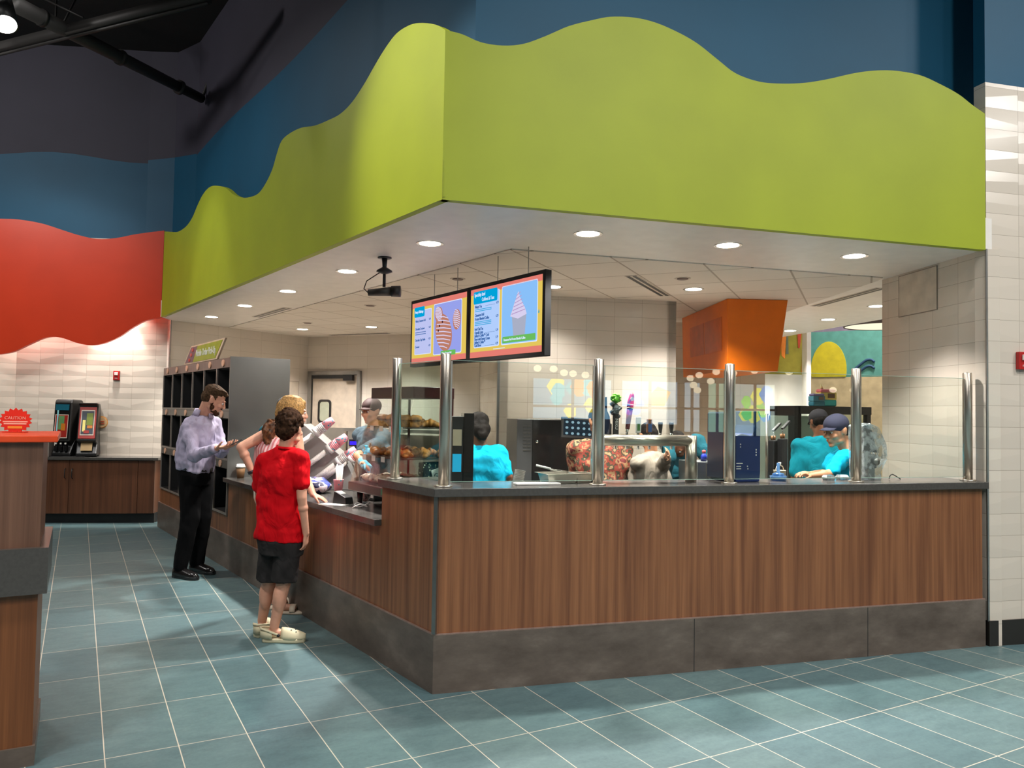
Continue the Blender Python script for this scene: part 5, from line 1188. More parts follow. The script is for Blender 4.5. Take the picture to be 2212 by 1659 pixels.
        for j in range(6):
            z = .32+.026*j; hw_ = .085-.012*j; m = MB(); m.prismY([(.705-hw_,z),(.705+hw_,z+.022),(.705+hw_,z+.028),(.705-hw_,z+.007)],-.005,-.0045); obj('cream_swirl', m, glow('screen mauve swirl', sr(186,160,206),.85), disp)
        rr(.50,.118,.92,.165,lgr,.0046,.008); text('Cinnamon Roll Frozen Blended Coffee', .026, whit, disp, 'screen_lettering', (.515,-.0056,.133), xs=.70)
        q(.37,.082,.53,.087,whit,.002,'screen_text_line',disp)
        m = MB(); m.prismY([(.955,.30),(.962,.307),(.955,.33),(.948,.307)],-.003,-.002); obj('star_mark', m, cy, disp)
    for x in (W*.3,W*.7):
        m = MB(); m.cyl((x,.07,H*.6),(x,.07,.815),.0035,n=8); obj('hanger_rod', m, M['steeldull'], t)
    m = MB(); m.box(W*.2,.055,.15,W*.8,.09,.45); obj('rear_bracket', m, M['black'], t)
    return t
SW = scd.length/2
screen('left menu screen showing pastry offerings and an iced roll picture', 0, SW-.003, True)
screen('right menu screen showing specialty iced coffees and a frozen drink picture', SW+.003, SW-.003, False)

# ---- projector / camera on ceiling pole
t = thing('ceiling_projector', 'black tube shaped projector hanging from the soffit on a short pole', 'projector', (.316,1.825,2.78))
m = MB(); m.lathe([(.055,-.008),(.055,0)],24); obj('ceiling_plate', m, M['black'], t)
m = MB(); m.cyl((0,0,-.008),(0,0,-.11),.022,.014); m.cyl((0,0,-.1),(0,0,-.235),.012); obj('pole', m, M['black'], t)
m = MB(); m.lathe([(.012,-.075),(.06,-.105),(.064,-.115),(.012,-.135)],24); obj('canopy_disc', m, M['black'], t)
rv = V((cos(R(-31)),sin(R(-31)),0)); m = MB(); a = V((0,0,-.27))
m.cyl(a-rv*.125+V((0,0,-.012)), a+rv*.06+V((0,0,.0)), .026, .036, 20); obj('barrel', m, mat('charcoal housing', sr(52,50,46), .4), t)
m = MB(); m.cyl(a+rv*.06, a+rv*.13, .043, .045, 20); obj('lens_hood', m, M['black'], t)
m = MB(); m.tube([a-rv*.13+V((0,0,-.01)),a-rv*.16+V((0,0,.02)),a-rv*.14+V((0,0,.08)),a-rv*.05+V((0,0,.14)),a+V((0,0,.17))],.004,6); obj('cable', m, M['black'], t)

# ---- ceiling slot vents and discs
def vent(p, q, z, label):
    d = q-p; L = d.length; t = thing('slot_vent', label, 'ceiling vent', (p.x,p.y,z), atan2(d.y,d.x), 'linear slot vents in the kiosk ceiling')
    m = MB(); m.box(0,-.055,-.004,L,.055,.0); obj('vent_frame', m, mat('vent frame white', sr(206,196,184),.5), t)
    for y in (-.028,.028): m = MB(); m.box(.01,y-.016,-.0055,L-.01,y+.016,-.004); obj('slot', m, M['black'], t)
vent(V((2.39,1.355,0)),V((3.37,2.065,0)),2.772,'slot vent in the tile grid just left of the orange hood')
vent(V((5.21,1.75,0)),V((4.72,.60,0)),2.78,'slot vent in the far soffit beside the tiled pier')
vent(V((.34,6.63,0)),V((.52,5.43,0)),2.772,'slot vent at the left soffit edge near the pickup shelves') if 0 else vent(LP(6.55,1.0,0),LP(5.35,1.0,0),2.78,'slot vent at the left soffit edge near the pickup shelves')
vent(V((1.75,8.4,0)),V((2.42,7.46,0)),2.772,'slot vent in the tile grid close to the back wall')
for x, y, lb in ((2.84,1.20,'round ceiling speaker cap near the vent by the orange hood'),(1.20,2.35,'round ceiling cap above the menu screens'),(1.126,4.556,'round ceiling cap left of the menu screens'),(.99,6.83,'small round ceiling cap near the swing door corner')):
    t = thing('sprinkler_cover', lb, 'ceiling fitting', (x,y,2.772)); m = MB(); m.lathe([(.058,-.004),(.07,-.001),(.07,0)],24); obj('rim', m, mat('cap rim white', sr(190,180,168),.5), t); m = MB(); m.lathe([(.045,-.012),(.05,-.008),(.05,-.004)],24); obj('disc', m, mat('cap brown grey', sr(120,104,98),.5), t)

# ---- orange hood
hT = [V((4.01,1.85)),V((4.585,1.575)),V((5.30,3.05)),V((4.74,3.36))]
hc = sum(hT,V((0,0)))/4; hB = []
t = thing('orange_hood', 'burnt orange tapered hood hanging from the kiosk ceiling above the work area', 'hood', (hc.x,hc.y,2.05))
fx = (hT[1]-hT[0]).normalized(); fy = V((-fx.y,fx.x)); 
bot = [hT[0]+fy*.06+fx*.03, hT[1]-fx*.08+fy*.06, hT[2]-fx*.10, hT[3]+fx*.02]
m = MB(); m.add([(p.x-hc.x,p.y-hc.y,-.015) for p in bot]+[(p.x-hc.x,p.y-hc.y,.72) for p in hT],[(0,3,2,1),(4,5,6,7),(0,1,5,4),(1,2,6,5),(2,3,7,6),(3,0,4,7)]); obj('shell', m, M['orange'], t, .004)
def hp(u, v, off=.004):  # point on left face (from corner 0 to corner 3)
    b0, b1, t0, t1 = bot[0], bot[3], hT[0], hT[3]; p = (b0*(1-u)+b1*u)*(1-v)+(t0*(1-u)+t1*u)*v; n = V((-(b1-b0).y,(b1-b0).x)).normalized(); return V((p.x-hc.x+n.x*off, p.y-hc.y+n.y*off, -.015+.735*v))
for u0, u1 in ((.10,.45),(.47,.80)):
    m = MB(); m.add([hp(u0,.30),hp(u1,.30),hp(u1,.78),hp(u0,.78),hp(u0,.30,-.003),hp(u1,.30,-.003),hp(u1,.78,-.003),hp(u0,.78,-.003)],[(0,1,2,3),(4,5,6,7),(0,1,5,4),(1,2,6,5),(2,3,7,6),(3,0,4,7)]); obj('access_door', m, mat('orange laminate door', sr(216,98,10),.4), t)

# ---- pendant ring lights beyond the kiosk
for px, py, d, r, lb in ((1842,700,14,.34,'large ring pendant light beyond the kiosk, left and higher of three'),(1905,706,12,.55,'ring pendant light beyond the kiosk, partly behind the tiled pier'),(1915,689,15,.5,'farthest ring pendant light beyond the kiosk')):
    p = at(px,py,d); t = thing('ring_pendant', lb, 'pendant light', p, 0, 'ring pendants in the far hall')
    m = MB(); m.lathe([(r,0),(r,.06),(r-.02,.06),(r-.02,0)],40,cap=False); obj('rim', m, mat('bronze ring', sr(84,72,66),.5), t)
    m = MB(); m.lathe([(r-.02,.01),(r-.02,.03)],40); obj('diffuser', m, glow('pendant diffuser', (1,.9,.66),1.0), t)
    m = MB(); m.cyl((0,0,.05),(0,0,6.6-p.z),.01,n=6); obj('rod', m, M['black'], t)
# pendants behind the camera, mirrored in the guard glass
PG = [(4.9,-13,2.62),(5.2,-13,2.60),(5.35,-13,2.50),(5.8,-13,2.52),(6.0,-13,2.48),(6.25,-13,2.40),(9.2,-13,2.58),(9.5,-13,2.66),(9.8,-13,2.62),(8.95,-13,2.50),(9.35,-13,2.42),(8.7,-13,2.30),(9.15,-13,2.20),(10.6,-13,2.72),(11.4,-13,2.70),(13.2,-13,2.3),(13.6,-13,2.3)]
G0 = None
for k, (x, y, z) in enumerate(PG):
    p = dR*x+iR*(y+ (k%3)*.3)+V((0,0,z))
    if G0 is None:
        G0 = thing('globe_pendant', 'small cream globe pendant of the dining hall, mirrored in the guard glass', 'pendant light', p, 0, 'globe pendants mirrored in the guard glass')
        m = MB(); m.ell((0,0,0),(.095,.095,.08),n=16,k=10); obj('globe', m, glow('globe glow', (1,.86,.62), 6), G0); m = MB(); m.cyl((0,0,.09),(0,0,6.6-2.3),.006,n=6); obj('cord', m, M['black'], G0)
    else: dup(G0, p)

# ---- dark roof steel in the upper left
def beamthing(name, label, cat, a, b, r, n=16, square=False):
    c = (a+b)/2; t = thing(name, label, cat, c); m = MB(); m.cyl(a-c,b-c,r[0],r[1],4 if square else n); o = obj('pipe_run' if not square else 'channel', m, M['duct'], t); return t
a, b = at(30,8,7.9), at(436,213,10.3); t = beamthing('ceiling_duct', 'dark round duct slanting down toward the wall at upper left', 'duct', a, b, (.085,.06)); 
m = MB(); c = (a+b)/2; 
for f_ in (.12,.5,.85): q = a+(b-a)*f_-c; d = (b-a).normalized(); m = MB(); m.cyl(q-d*.02,q+d*.02,.092,n=16); obj('coupling', m, M['duct'], t)
a2, b2 = at(436,213,10.3), at(480,95,10.6); beamthing('hanger_strut', 'thin dark strut rising from the duct end', 'strut', a2, b2, (.02,.02), 8)
a, b = at(-20,110,8.9), at(450,-8,7.7); t = beamthing('ceiling_rail', 'long dark steel rail crossing the ceiling at upper left', 'rail', a, b, (.07,.07), square=True)
c = (a+b)/2; m = MB(); m.cyl(a-c+V((0,0,-.07)),b-c+V((0,0,-.07)),.018,n=6); obj('lower_lip', m, M['duct'], t)
for (p0,d0_),(p1,d1_),r in ((((90,-5),9.5),((180,38),9.2),.012),(((165,-5),9.5),((137,50),9.2),.012),(((122,-5),9.5),((120,45),9.2),.012),(((210,-5),11),((385,100),11.5),.06),(((330,-5),11),((440,70),11.5),.05)):
    a, b = at(p0[0],p0[1],d0_), at(p1[0],p1[1],d1_); beamthing('roof_brace', 'dark slanted roof brace among the ceiling steel', 'brace', a, b, (r,r), 8)['group'] = 'roof braces at upper left'
p = at(8,38,6.0); t = thing('track_light', 'black track light with a glowing face in the top left corner', 'spotlight', p); ax = (at(14,64,5.95)-p).normalized()
m = MB(); m.cyl(-ax*.20,ax*.075,.085,.09,24); obj('can', m, M['black'], t); m = MB(); m.cyl(ax*.075,ax*.082,.078,.078,24); obj('lens', m, glow('track lens',(1,.95,.88),10), t)
m = MB(); m.cyl((0,0,.1),(0,0,6.6-p.z),.012,n=8); obj('stem', m, M['black'], t)
# ================================================================ EQUIPMENT AND SMALL THINGS
def W0(px, py, D, z=None):
    p = at(px,py,D)
    if z is not None: p.z = z
    return p
zin = .94
def filmmat():
    m = bpy.data.materials.new('crinkled plastic film'); m.use_nodes = True; t = m.node_tree; t.nodes.clear()
    tr = t.nodes.new('ShaderNodeBsdfTransparent'); tr.inputs[0].default_value = (.88,.92,.94,1); pr = t.nodes.new('ShaderNodeBsdfPrincipled'); pr.inputs['Base Color'].default_value = (.6,.65,.68,1); pr.inputs['Roughness'].default_value = .12
    tc = t.nodes.new('ShaderNodeTexCoord'); n = t.nodes.new('ShaderNodeTexNoise'); n.inputs['Scale'].default_value = 24; n.inputs['Detail'].default_value = 4; t.links.new(tc.outputs['Object'], n.inputs['Vector'])
    r = t.nodes.new('ShaderNodeValToRGB'); r.color_ramp.elements[0].position = .45; r.color_ramp.elements[0].color = (.18,)*3+(1,); r.color_ramp.elements[1].position = .62; r.color_ramp.elements[1].color = (.75,)*3+(1,); t.links.new(n.outputs['Fac'], r.inputs[0])
    b = t.nodes.new('ShaderNodeBump'); b.inputs['Strength'].default_value = .8; b.inputs['Distance'].default_value = .01; t.links.new(n.outputs['Fac'], b.inputs['Height']); t.links.new(b.outputs[0], pr.inputs['Normal'])
    mx = t.nodes.new('ShaderNodeMixShader'); t.links.new(r.outputs[0], mx.inputs[0]); t.links.new(tr.outputs[0], mx.inputs[1]); t.links.new(pr.outputs[0], mx.inputs[2]); o = t.nodes.new('ShaderNodeOutputMaterial'); t.links.new(mx.outputs[0], o.inputs[0]); return m
def W1(px, inn, z):
    r = at(px,1045,1)-CAM; t_ = (iR*inn-CAM).dot(iR)/r.dot(iR); q = CAM+r*t_; return V((q.x,q.y,z))
# ---- pastry case on the low counter
pc = thing('pastry_case', 'glass sided pastry display case with maroon top standing on four feet on the low counter', 'display case', (0,0,0), R(AL))
X0, X1 = .86, 1.52; Y0, Y1 = -.14, -.68
gl2 = glassm('display case glass', (.95,.97,.96))
m = MB(); m.box(X0,Y1,.985,X1,Y0,1.05); obj('base_tray', m, M['maroon'], pc, .008)
for x in (X0+.06,X1-.06):
    for y in (Y0-.07,Y1+.06): m = MB(); m.cyl((x,y,.881),(x,y,.985),.016,.024); obj('foot', m, M['black'], pc)
m = MB(); m.box(X0+.0,Y1+.05,1.655,X1-.0,Y0-.17,1.735); obj('top_hood', m, M['maroon'], pc, .004)
m = MB(); m.hexa([(X0+.01,Y0-.012,1.05),(X1-.01,Y0-.012,1.05),(X1-.01,Y0-.018,1.05),(X0+.01,Y0-.018,1.05),(X0+.01,Y0-.170,1.655),(X1-.01,Y0-.170,1.655),(X1-.01,Y0-.176,1.655),(X0+.01,Y0-.176,1.655)]); obj('front_glass', m, gl2, pc)
for x in (X0+.003,X1-.009): m = MB(); m.prismX([(Y1+.06,1.05),(Y0-.02,1.05),(Y0-.18,1.655),(Y1+.06,1.655)],x,x+.006); obj('side_glass', m, gl2, pc)
for x in (X0+.008,X1-.020): m = MB(); m.box(x,Y1+.05,1.05,x+.014,Y1+.064,1.655); obj('rear_post', m, M['maroon'], pc)
wiresh = mat('shelf steel tray', sr(70,66,62), .35, .6)
for z, yo in ((1.245,Y0-.08),(1.455,Y0-.135)):
    m = MB(); m.box(X0+.02,Y1+.08,z-.008,X1-.02,yo,z); obj('shelf', m, wiresh, pc)
    for j in range(4): x = X0+.08+j*.15; m = MB(); m.box(x,yo+.001,z-.035,x+.055,yo+.004,z+.002); obj('price_card', m, M['paper'], pc)
m = MB(); m.box(X0+.03,Y0-.011,1.0,X0+.12,Y0+.001,1.04); obj('green_sticker', m, mat('green sticker', sr(30,110,80),.5), pc)
bake = [mat('golden pastry crust', sr(196,128,58), .55, 0, .35, 22, .3, 60), mat('iced pastry', sr(214,186,160), .45, 0, .3, 30, .3, 50), mat('dark croissant crust', sr(168,98,40), .5, 0, .35, 26, .3, 60)]
def croissant(m_):
    m = MB(); 
    for j in range(7):
        a = -1.1+2.2*j/6; r = .034-.018*abs(j-3)/3; m.ell((.055*sin(a),-.03*cos(a)+.02,r*.82),(.019,r,r*.85),Matrix.Rotation(-a,3,'Z'),12,8)
    return remesh(m,'pastry',m_,.004,1)
def roll(m_):
    m = MB(); m.ell((0,0,.024),(.058,.045,.026)); 
    for j in range(5): m.tube([(-.05+.022*j,-.038,.030),(-.046+.022*j,0,.052-.003*abs(j-2)),(-.042+.022*j,.038,.030)],.005,6)
    return remesh(m,'pastry',m_,.004,1)
def muffin(m_):
    m = MB(); m.lathe([(.028,0),(.036,.04),(.044,.046),(.040,.064),(.02,.076)],16); return remesh(m,'pastry',m_,.004,1,(.004,40,(1,1,1)))
protos = [croissant(bake[0]), roll(bake[1]), croissant(bake[2]), muffin(bake[0])]
rg = random.Random(11); LX = lambda x,y,z: Matrix.Rotation(R(AL),3,'Z')@V((x,y,z))
tiers = [(1.051,'on the bottom tray',Y0-.10,3),(1.2455,'on the middle shelf',Y0-.15,3),(1.4555,'on the top shelf',Y0-.20,2)]
kinds = [(1,'iced cinnamon roll'),(0,'golden croissant'),(0,'glossy golden croissant')]
for ti, (z, wh, yf, rows_) in enumerate(tiers):
    for r_ in range(rows_):
        for j in range(5):
            k = (1 if ti==0 else (0 if (j+r_)%3 else 2) if ti==1 else (0 if r_ else 3)); me = protos[k]
            nm = ['golden croissant','iced cinnamon roll','dark baked croissant','round muffin'][k]
            o = bpy.data.objects.new('pastry', me); C.objects.link(o); o.location = LX(X0+.09+j*.12+rg.uniform(-.01,.01), yf-.03-r_*.125, z); o.rotation_euler = (0,0,rg.uniform(0,6.28)); o.scale = (1.12,)*3
            tag(o, '%s %s of the maroon topped pastry case' % (nm, wh), 'pastry', '%ss %s of the pastry case' % (nm, wh))
# ---- black refrigerated case back panel seen beside the corner post
t = thing('display_cabinet_tower', 'tall black equipment frame with blue lit panel just right of the corner post', 'equipment', W1(999,.385,0), R(-20))
m = MB(); m.box(-.07,-.02,0,.0,.16,1.54) ; obj('body', m, M['black'], t, .004)
m = MB(); m.box(.0,-.03,0,.062,.18,1.56); obj('side_frame', m, M['blackgloss'], t, .004)
m = MB(); m.box(-.066,-.024,1.20,-.012,-.02,1.31); obj('blue_panel', m, glow('blue info panel', sr(40,180,226), .8), t)
m = MB(); m.box(-.066,-.024,1.36,-.012,-.02,1.46); obj('cream_panel', m, mat('cream printed panel', sr(200,184,160), .5), t)
# ---- drip coffee tower / black brewer cabinet before the divider wall
def blackunit(label, p, rz, w, h, d, z0):
    t = thing('coffee_brewer', label, 'coffee machine', (p.x,p.y,z0), rz); h -= z0
    m = MB(); m.box(0,0,0,w,d,h); obj('cabinet', m, M['black'], t, .004); return t, h
p = W0(1117,900,6.35); t, h = blackunit('large black coffee brewer cabinet with louvres in front of the tiled divider wall', p, R(-19), .46, 1.515, .5, .0)
m = MB(); m.box(.0,-.012,.9,.125,0,h-.005); obj('louvre_panel', m, M['darkgrey'], t)
for r_ in range(8):
    for c_ in range(2): m = MB(); z = h-.06-r_*.028; m.box(.05+c_*.035,-.017,z,.078+c_*.035,-.012,z+.008); obj('louvre', m, mat('louvre grey', sr(80,78,74),.4,.4), t)
m = MB(); m.box(.13,-.014,.9,.455,0,h-.005); obj('door_panel', m, M['blackgloss'], t)
m = MB(); m.lathe([(.0,0),(.013,0),(.014,.012),(.0,.016)],16); o = obj('latch', m, M['chrome'], t); o.location = (.165,-.014,h-.18); o.rotation_euler = (pi/2,0,0)
q = p+ang(-19)*.475; t, h = blackunit('second black brewer with a bright metal edge, right of the louvred one', q, R(-19), .33, 1.49, .5, .0)
m = MB(); m.box(.0,-.03,1.02,.016,-.0,h-.01); obj('edge_strip', m, M['chrome'], t); m = MB(); m.box(.02,-.014,.9,.32,0,h-.01); obj('door_panel', m, M['blackgloss'], t)
m = MB(); m.box(.02,-.03,1.02,.32,-.0,1.032); obj('bottom_rail', m, M['chrome'], t)
m = MB(); m.lathe([(.0,0),(.013,0),(.014,.012),(.0,.016)],16); o = obj('latch', m, M['chrome'], t); o.location = (.045,-.014,h-.17); o.rotation_euler = (pi/2,0,0)
# ---- order terminal screen
t = thing('order_terminal', 'black touch terminal showing rows of round icons before the black brewer', 'terminal', W0(1248,926,6.0), R(-16)); t.rotation_euler = (R(-6),R(3),R(-16))
m = MB(); m.box(-.135,-.012,-.08,.135,.012,.085); obj('bezel', m, M['black'], t, .006)
m = MB(); m.box(-.118,-.0135,-.055,.118,-.012,.068); sc_ = obj('screen', m, glow('terminal screen', sr(34,50,64), .7), t)
for i in range(5):
    for j in range(3):
        m = MB(); cx, cz = -.092+.046*i, .045-.043*j; m.prismY([(cx+.012*cos(2*pi*q/10),cz+.010*sin(2*pi*q/10)) for q in range(10)],-.0145,-.0138); obj('icon', m, glow('terminal icon', sr(160,196,214), .8), sc_)
m = MB(); m.cyl((0,.01,-.08),(0,.05,-.5),.018); m.box(-.09,-.03,-.51,.09,.12,-.5); obj('stand', m, M['darkgrey'], t)
# ---- small wares along the front ledge
zc = 1.1372
def pan(label, px, D, rz, w, d, h):
    t = thing('steam_pan', label, 'pan', W1(px,D,zc), rz); m = MB(); e = .014
    a = lambda s_, z, ex=0: [V((x*(w/2*s_+ex), y*(d/2*s_+ex), z)) for x, y in ((-1,-1),(1,-1),(1,1),(-1,1))]
    m.rings([a(.84,0),a(.98,h-.004),a(1,h-.002,e),a(1,h,e),a(.97,h),a(.83,.004)]); obj('pan', m, M['steel'], t, .003); return t
t = pan('stainless pan with tongs lying across it, behind the front ledge', 1205, .26, R(-8), .21, .16, .062)
t2 = pan('smaller stainless pan right of the one with tongs', 1255, .28, R(-14), .105, .14, .060)
t = thing('tongs', 'white handled metal tongs resting on the stainless pan', 'tongs', W1(1196,.25,zc+.070), R(-30)); 
for s_ in (-1,1): m = MB(); m.tube([(-.10,0,.035),(-.02,.014*s_,.014),(.09,.020*s_,0)],.0045,8); obj('arm', m, M['chrome'], t)
m = MB(); m.tube([(-.11,-.004,.038),(-.02,-.02,.018)],.007,8); obj('grip', m, M['white'], t)
t = thing('low_tray', 'low white tray lying flat at the back of the front ledge', 'tray', W1(1160,.16,zc), R(-12)); m = MB(); m.box(-.14,-.04,0,.14,.04,.012); obj('tray', m, M['white'], t, .004)
bw0 = None
cupm = mat('white foam bowl', sr(200,196,190), .6)
t = thing('bowl_stack', 'leaning stack of white foam bowls beside the turquoise shirted worker', 'bowl stack', W1(1118,.62,1.10), 0); t.rotation_euler = (0,R(12),0)
for j in range(8): m = MB(); m.lathe([(.026,0),(.036,.016),(.038,.018),(.034,.018),(.024,.002)],20); o = obj('bowl', m, cupm, t); o.location = (0,0,j*.0105)
m = MB(); m.box(-.05,-.05,-.16,.05,.05,-.001); obj('stand', m, M['black'], t)
# ---- draft beer tap tower
T0, T1 = W1(1294,.22,1.405), W1(1489,.22,1.405); d = T1-T0; Lh = d.length; tz = atan2(d.y,d.x)
tt = thing('draft_tower', 'polished steel draft tap tower, a horizontal pipe on two upright legs', 'tap tower', T0, tz)
m = MB(); m.cyl((-.02,0,0),(Lh,0,0),.036,n=28); obj('pipe', m, M['steel'], tt)
m = MB(); m.cyl((Lh+.01,0,-T0.z+zc),(Lh+.01,0,.032),.037,n=28); obj('upright', m, M['steel'], tt)
m = MB(); m.cyl((-.0,.05,-T0.z+zc),(-.0,.05,.0),.037,n=28); obj('upright', m, M['steel'], tt)
for j in range(7):
    x = .058+j*.079; m = MB(); m.cyl((x,.02,0),(x,.07,.0),.010); m.cyl((x,.065,-.06),(x,.065,.045),.009); obj('faucet', m, M['chrome'], tt)
def tapthing(name, label, j): x = .058+j*.079; return thing(name, label, 'tap handle', T0+Matrix.Rotation(tz,3,'Z')@V((x,.065,.045)), tz, 'draft tap handles')
navyg = mat('navy glossy tap handle', sr(20,34,66), .25)
h_ = tapthing('tap_handle','navy bottle shaped tap handle next to the guard post',0); h_.location += V((-.004,0,0)); m = MB(); m.lathe([(.022,-.03),(.034,.0),(.036,.05),(.032,.085),(.018,.115),(.016,.18),(.017,.186),(.0,.187)],20); obj('handle', m, navyg, h_)
h_ = tapthing('tap_handle','tap handle topped by a green hop cone over a black lettered shaft',1); m = MB(); m.box(-.016,-.008,-.02,.016,.008,.09); m.lathe([(.012,.08),(.02,.1)],12); obj('shaft', m, M['black'], h_, .003)
m = MB(); 
for j in range(9): m.tube([(.022*cos(j),.022*sin(j),.085+.007*j),(.026*cos(j+1),.026*sin(j+1),.095+.007*j),(.022*cos(j+2),.022*sin(j+2),.10+.007*j)],.009,6)
m.ell((0,0,.12),(.020,.020,.035)); obj('grey_band', m, mat('tap handle grey scrollwork', sr(96,108,112), .4, .5, .4, 50), h_)
m = MB(); rg = random.Random(2)
for j in range(30): a = rg.uniform(0,6.28); e = rg.uniform(-.6,1.4); m.ell((.024*cos(a)*cos(e),.024*sin(a)*cos(e),.178+.024*sin(e)),(.008,.008,.006),n=7,k=5)
m.ell((0,0,.178),(.022,.022,.024)); obj('hop_cone', m, mat('bright green hop cone', sr(112,206,56), .4, 0, .3, 60), h_)
text('MIKU', .022, M['paper'], h_, 'handle_lettering', (-.006,-.0092,.075), rot=(pi/2,pi/2,0), xs=1.1)
redg = mat('glossy red tap handle', sr(196,16,34), .2); mrn = mat('maroon tap handle shaft', sr(120,16,50), .25)
h_ = tapthing('tap_handle','tall red and maroon tap handle with cream roundel',2); h_.rotation_euler = (0,R(7),tz)
m = MB(); m.loft([((0,0,.02),.012,.010),((0,0,.13),.017,.013)],16); obj('shaft', m, mrn, h_); m = MB(); m.loft([((0,0,.13),.019,.014),((0,0,.17),.018,.014),((.002,0,.20),.013,.012),((.004,0,.214),.006,.006)],16); obj('head', m, redg, h_)
m = MB(); m.cyl((0,0,0),(0,0,.022),.008); obj('ferrule', m, M['chrome'], h_); m = MB(); m.prismY([(.010*cos(2*pi*q/14),.18+.011*sin(2*pi*q/14)) for q in range(14)],-.017,-.0135); obj('roundel', m, mat('cream roundel', sr(236,214,160),.4), h_)
for z in (.13,.148): m = MB(); m.lathe([(.0195,z),(.0195,z+.004)],16); obj('band', m, M['paper'], h_)
h_ = tapthing('tap_handle','small white and green card shaped tap handle',3); m = MB(); m.box(-.016,-.005,-.0,.016,.005,.085); obj('card', m, M['paper'], h_, .003); m = MB(); m.box(-.008,-.0065,.012,.008,-.005,.05); obj('green_logo', m, mat('green tap logo', sr(70,120,60),.5), h_)
h_ = tapthing('tap_handle','brown and blue printed tap handle',4); m = MB(); m.box(-.016,-.006,0,.016,.006,.075); obj('card', m, mat('brown tap card', sr(132,82,52),.4), h_, .004); m = MB(); m.box(-.01,-.0075,.005,.012,-.006,.05); obj('blue_label', m, mat('blue tap label', sr(60,92,146),.4), h_)
for j, lb in ((5,'short plain black tap handle, left of two'),(6,'short plain black tap handle at the right end of the pipe')):
    h_ = tapthing('tap_handle',lb,j); m = MB(); m.loft([((0,0,0),.007,.007),((0,0,.03),.012,.010),((0,0,.055),.014,.011),((0,0,.06),.010,.008)],14); obj('handle', m, M['black'], h_)
# ---- grey steel box and navy enclosure
t = thing('steel_hopper_box', 'dull grey steel box between the tap tower and the navy enclosure', 'equipment', W1(1506,.48,zin), R(-12)); bh_ = 1.25-zin
m = MB(); m.box(0,0,0,.29,.26,bh_); obj('box', m, M['steeldull'], t, .004); m = MB(); m.box(.07,-.008,.02,.285,0,bh_-.01); obj('front_door', m, M['steel'], t); 
m = MB(); m.cyl((.02,-.01,.1),(.02,-.01,.12),.006); obj('latch', m, M['chrome'], t)
for lb, px, py, D, cb, cc_, hh in (('white and blue spray bottle standing on the grey steel box',1534,992,.56,sr(196,214,232),sr(24,44,190),.085),('blue capped bottle lying lower left on the steel box',1520,996,.53,sr(40,60,180),sr(210,90,90),.06),('white pitcher at the right of the steel box',1562,998,.60,sr(220,220,216),sr(30,30,30),.07)):
    t = thing('bottle', lb, 'bottle', W1(px,D,1.2505), 0); hh *= 1.15; m = MB(); m.lathe([(.020,0),(.022,hh*.5),(.014,hh*.75),(.010,hh*.8)],16); obj('bottle_body', m, mat(lb[:22]+' plastic', cb,.35), t); m = MB(); m.lathe([(.012,hh*.8),(.013,hh*1.1),(.004,hh*1.15)],14); obj('bottle_cap', m, mat(lb[:22]+' cap', cc_,.35), t)
navyp = mat('navy moulded shell', sr(30,50,104), .3, 0, .03)
t = thing('blender_enclosure', 'large navy blender sound enclosure with clear upper hood', 'blender', W1(1589,.17,zc), R(-9)); t.scale = (1.22,.9,1.15); EH = .265
m = MB(); m.prismY([(0,0),(.155,0),(.160,.05),(.160,EH+.03),(.148,EH+.05),(.10,EH-.0),(.04,EH+.012),(0,EH)],0,.24); obj('shell', m, navyp, t, .006)
m = MB(); m.prismY([(-.07,.02),(-.045,0),(-.045,.385),(-.055,.40),(-.07,.39)],.02,.22); obj('rear_column', m, mat('dark navy column', sr(30,36,52), .3), t, .004)
m = MB(); m.prismY([(.105,EH-.01),(.160,EH-.01),(.160,.385),(.150,.405),(.125,.405),(.125,EH+.06)],.0,.24); obj('hood_frame', m, mat('clear blue hood', sr(60,100,150), .15, trans=.7, var=0), t, .004)
for z, w_ in ((.105,.04),(.088,.03),(.074,.03)): m = MB(); m.box(.004,-.0015,z,.004+w_,0,z+.004); obj('printed_line', m, M['paper'], t)
for z in (.15,.165,.18): m = MB(); m.box(.128,-.0015,z,.134,0,z+.008); obj('printed_mark', m, M['paper'], t)
for x, z in ((.03,.215),(.03,.20),(.075,.09),(.078,.075)): m = MB(); m.ell((x,-.001,z),(.004,.0015,.004),n=10,k=6); obj('indicator_dot', m, mat('indicator lamp', sr(226,220,214), .3), t)
# ---- syrup pumps and utensils
P0_ = None
for px, D, lb in ((1690,.62,'black syrup pump with raised lever, the tallest right of the navy enclosure'),(1670,.66,'black syrup pump half hidden by the navy enclosure')):
    if P0_ is None:
        t = P0_ = thing('syrup_pump', lb, 'pump', W1(px,D,.94), 0)
        m = MB(); m.box(-.028,-.028,0,.028,.028,.47); m2 = m; obj('bottle', m, M['black'], t, .008)
        for x in (-.013,.013): m = MB(); m.cyl((x,0,.47),(x,0,.505),.009); obj('neck', m, mat('amber pump neck', sr(130,90,56), .3), t)
        m = MB(); m.tube([(0,0,.50),(0,0,.53),(.02,0,.545)],.004,6); obj('spout_tube', m, M['chrome'], t)
        m = MB(); m.hexa([(.0,-.012,.535),(.075,-.012,.59),(.075,.012,.59),(0,.012,.535),(-.006,-.012,.548),(.068,-.012,.604),(.068,.012,.604),(-.006,.012,.548)]); obj('lever', m, M['black'], t, .002)
    else: dup(P0_, W1(px,D,.94), label=lb).scale = (1,1,.97)
t = thing('utensil_bucket', 'cream bucket with three bent wire handles near the syrup pumps', 'bucket', W1(1684,.50,1.10), 0); m = MB(); m.lathe([(.036,0),(.043,.085),(.045,.088),(.041,.086),(.034,.003)],24); obj('bucket', m, mat('cream enamel', sr(206,192,168), .4), t)
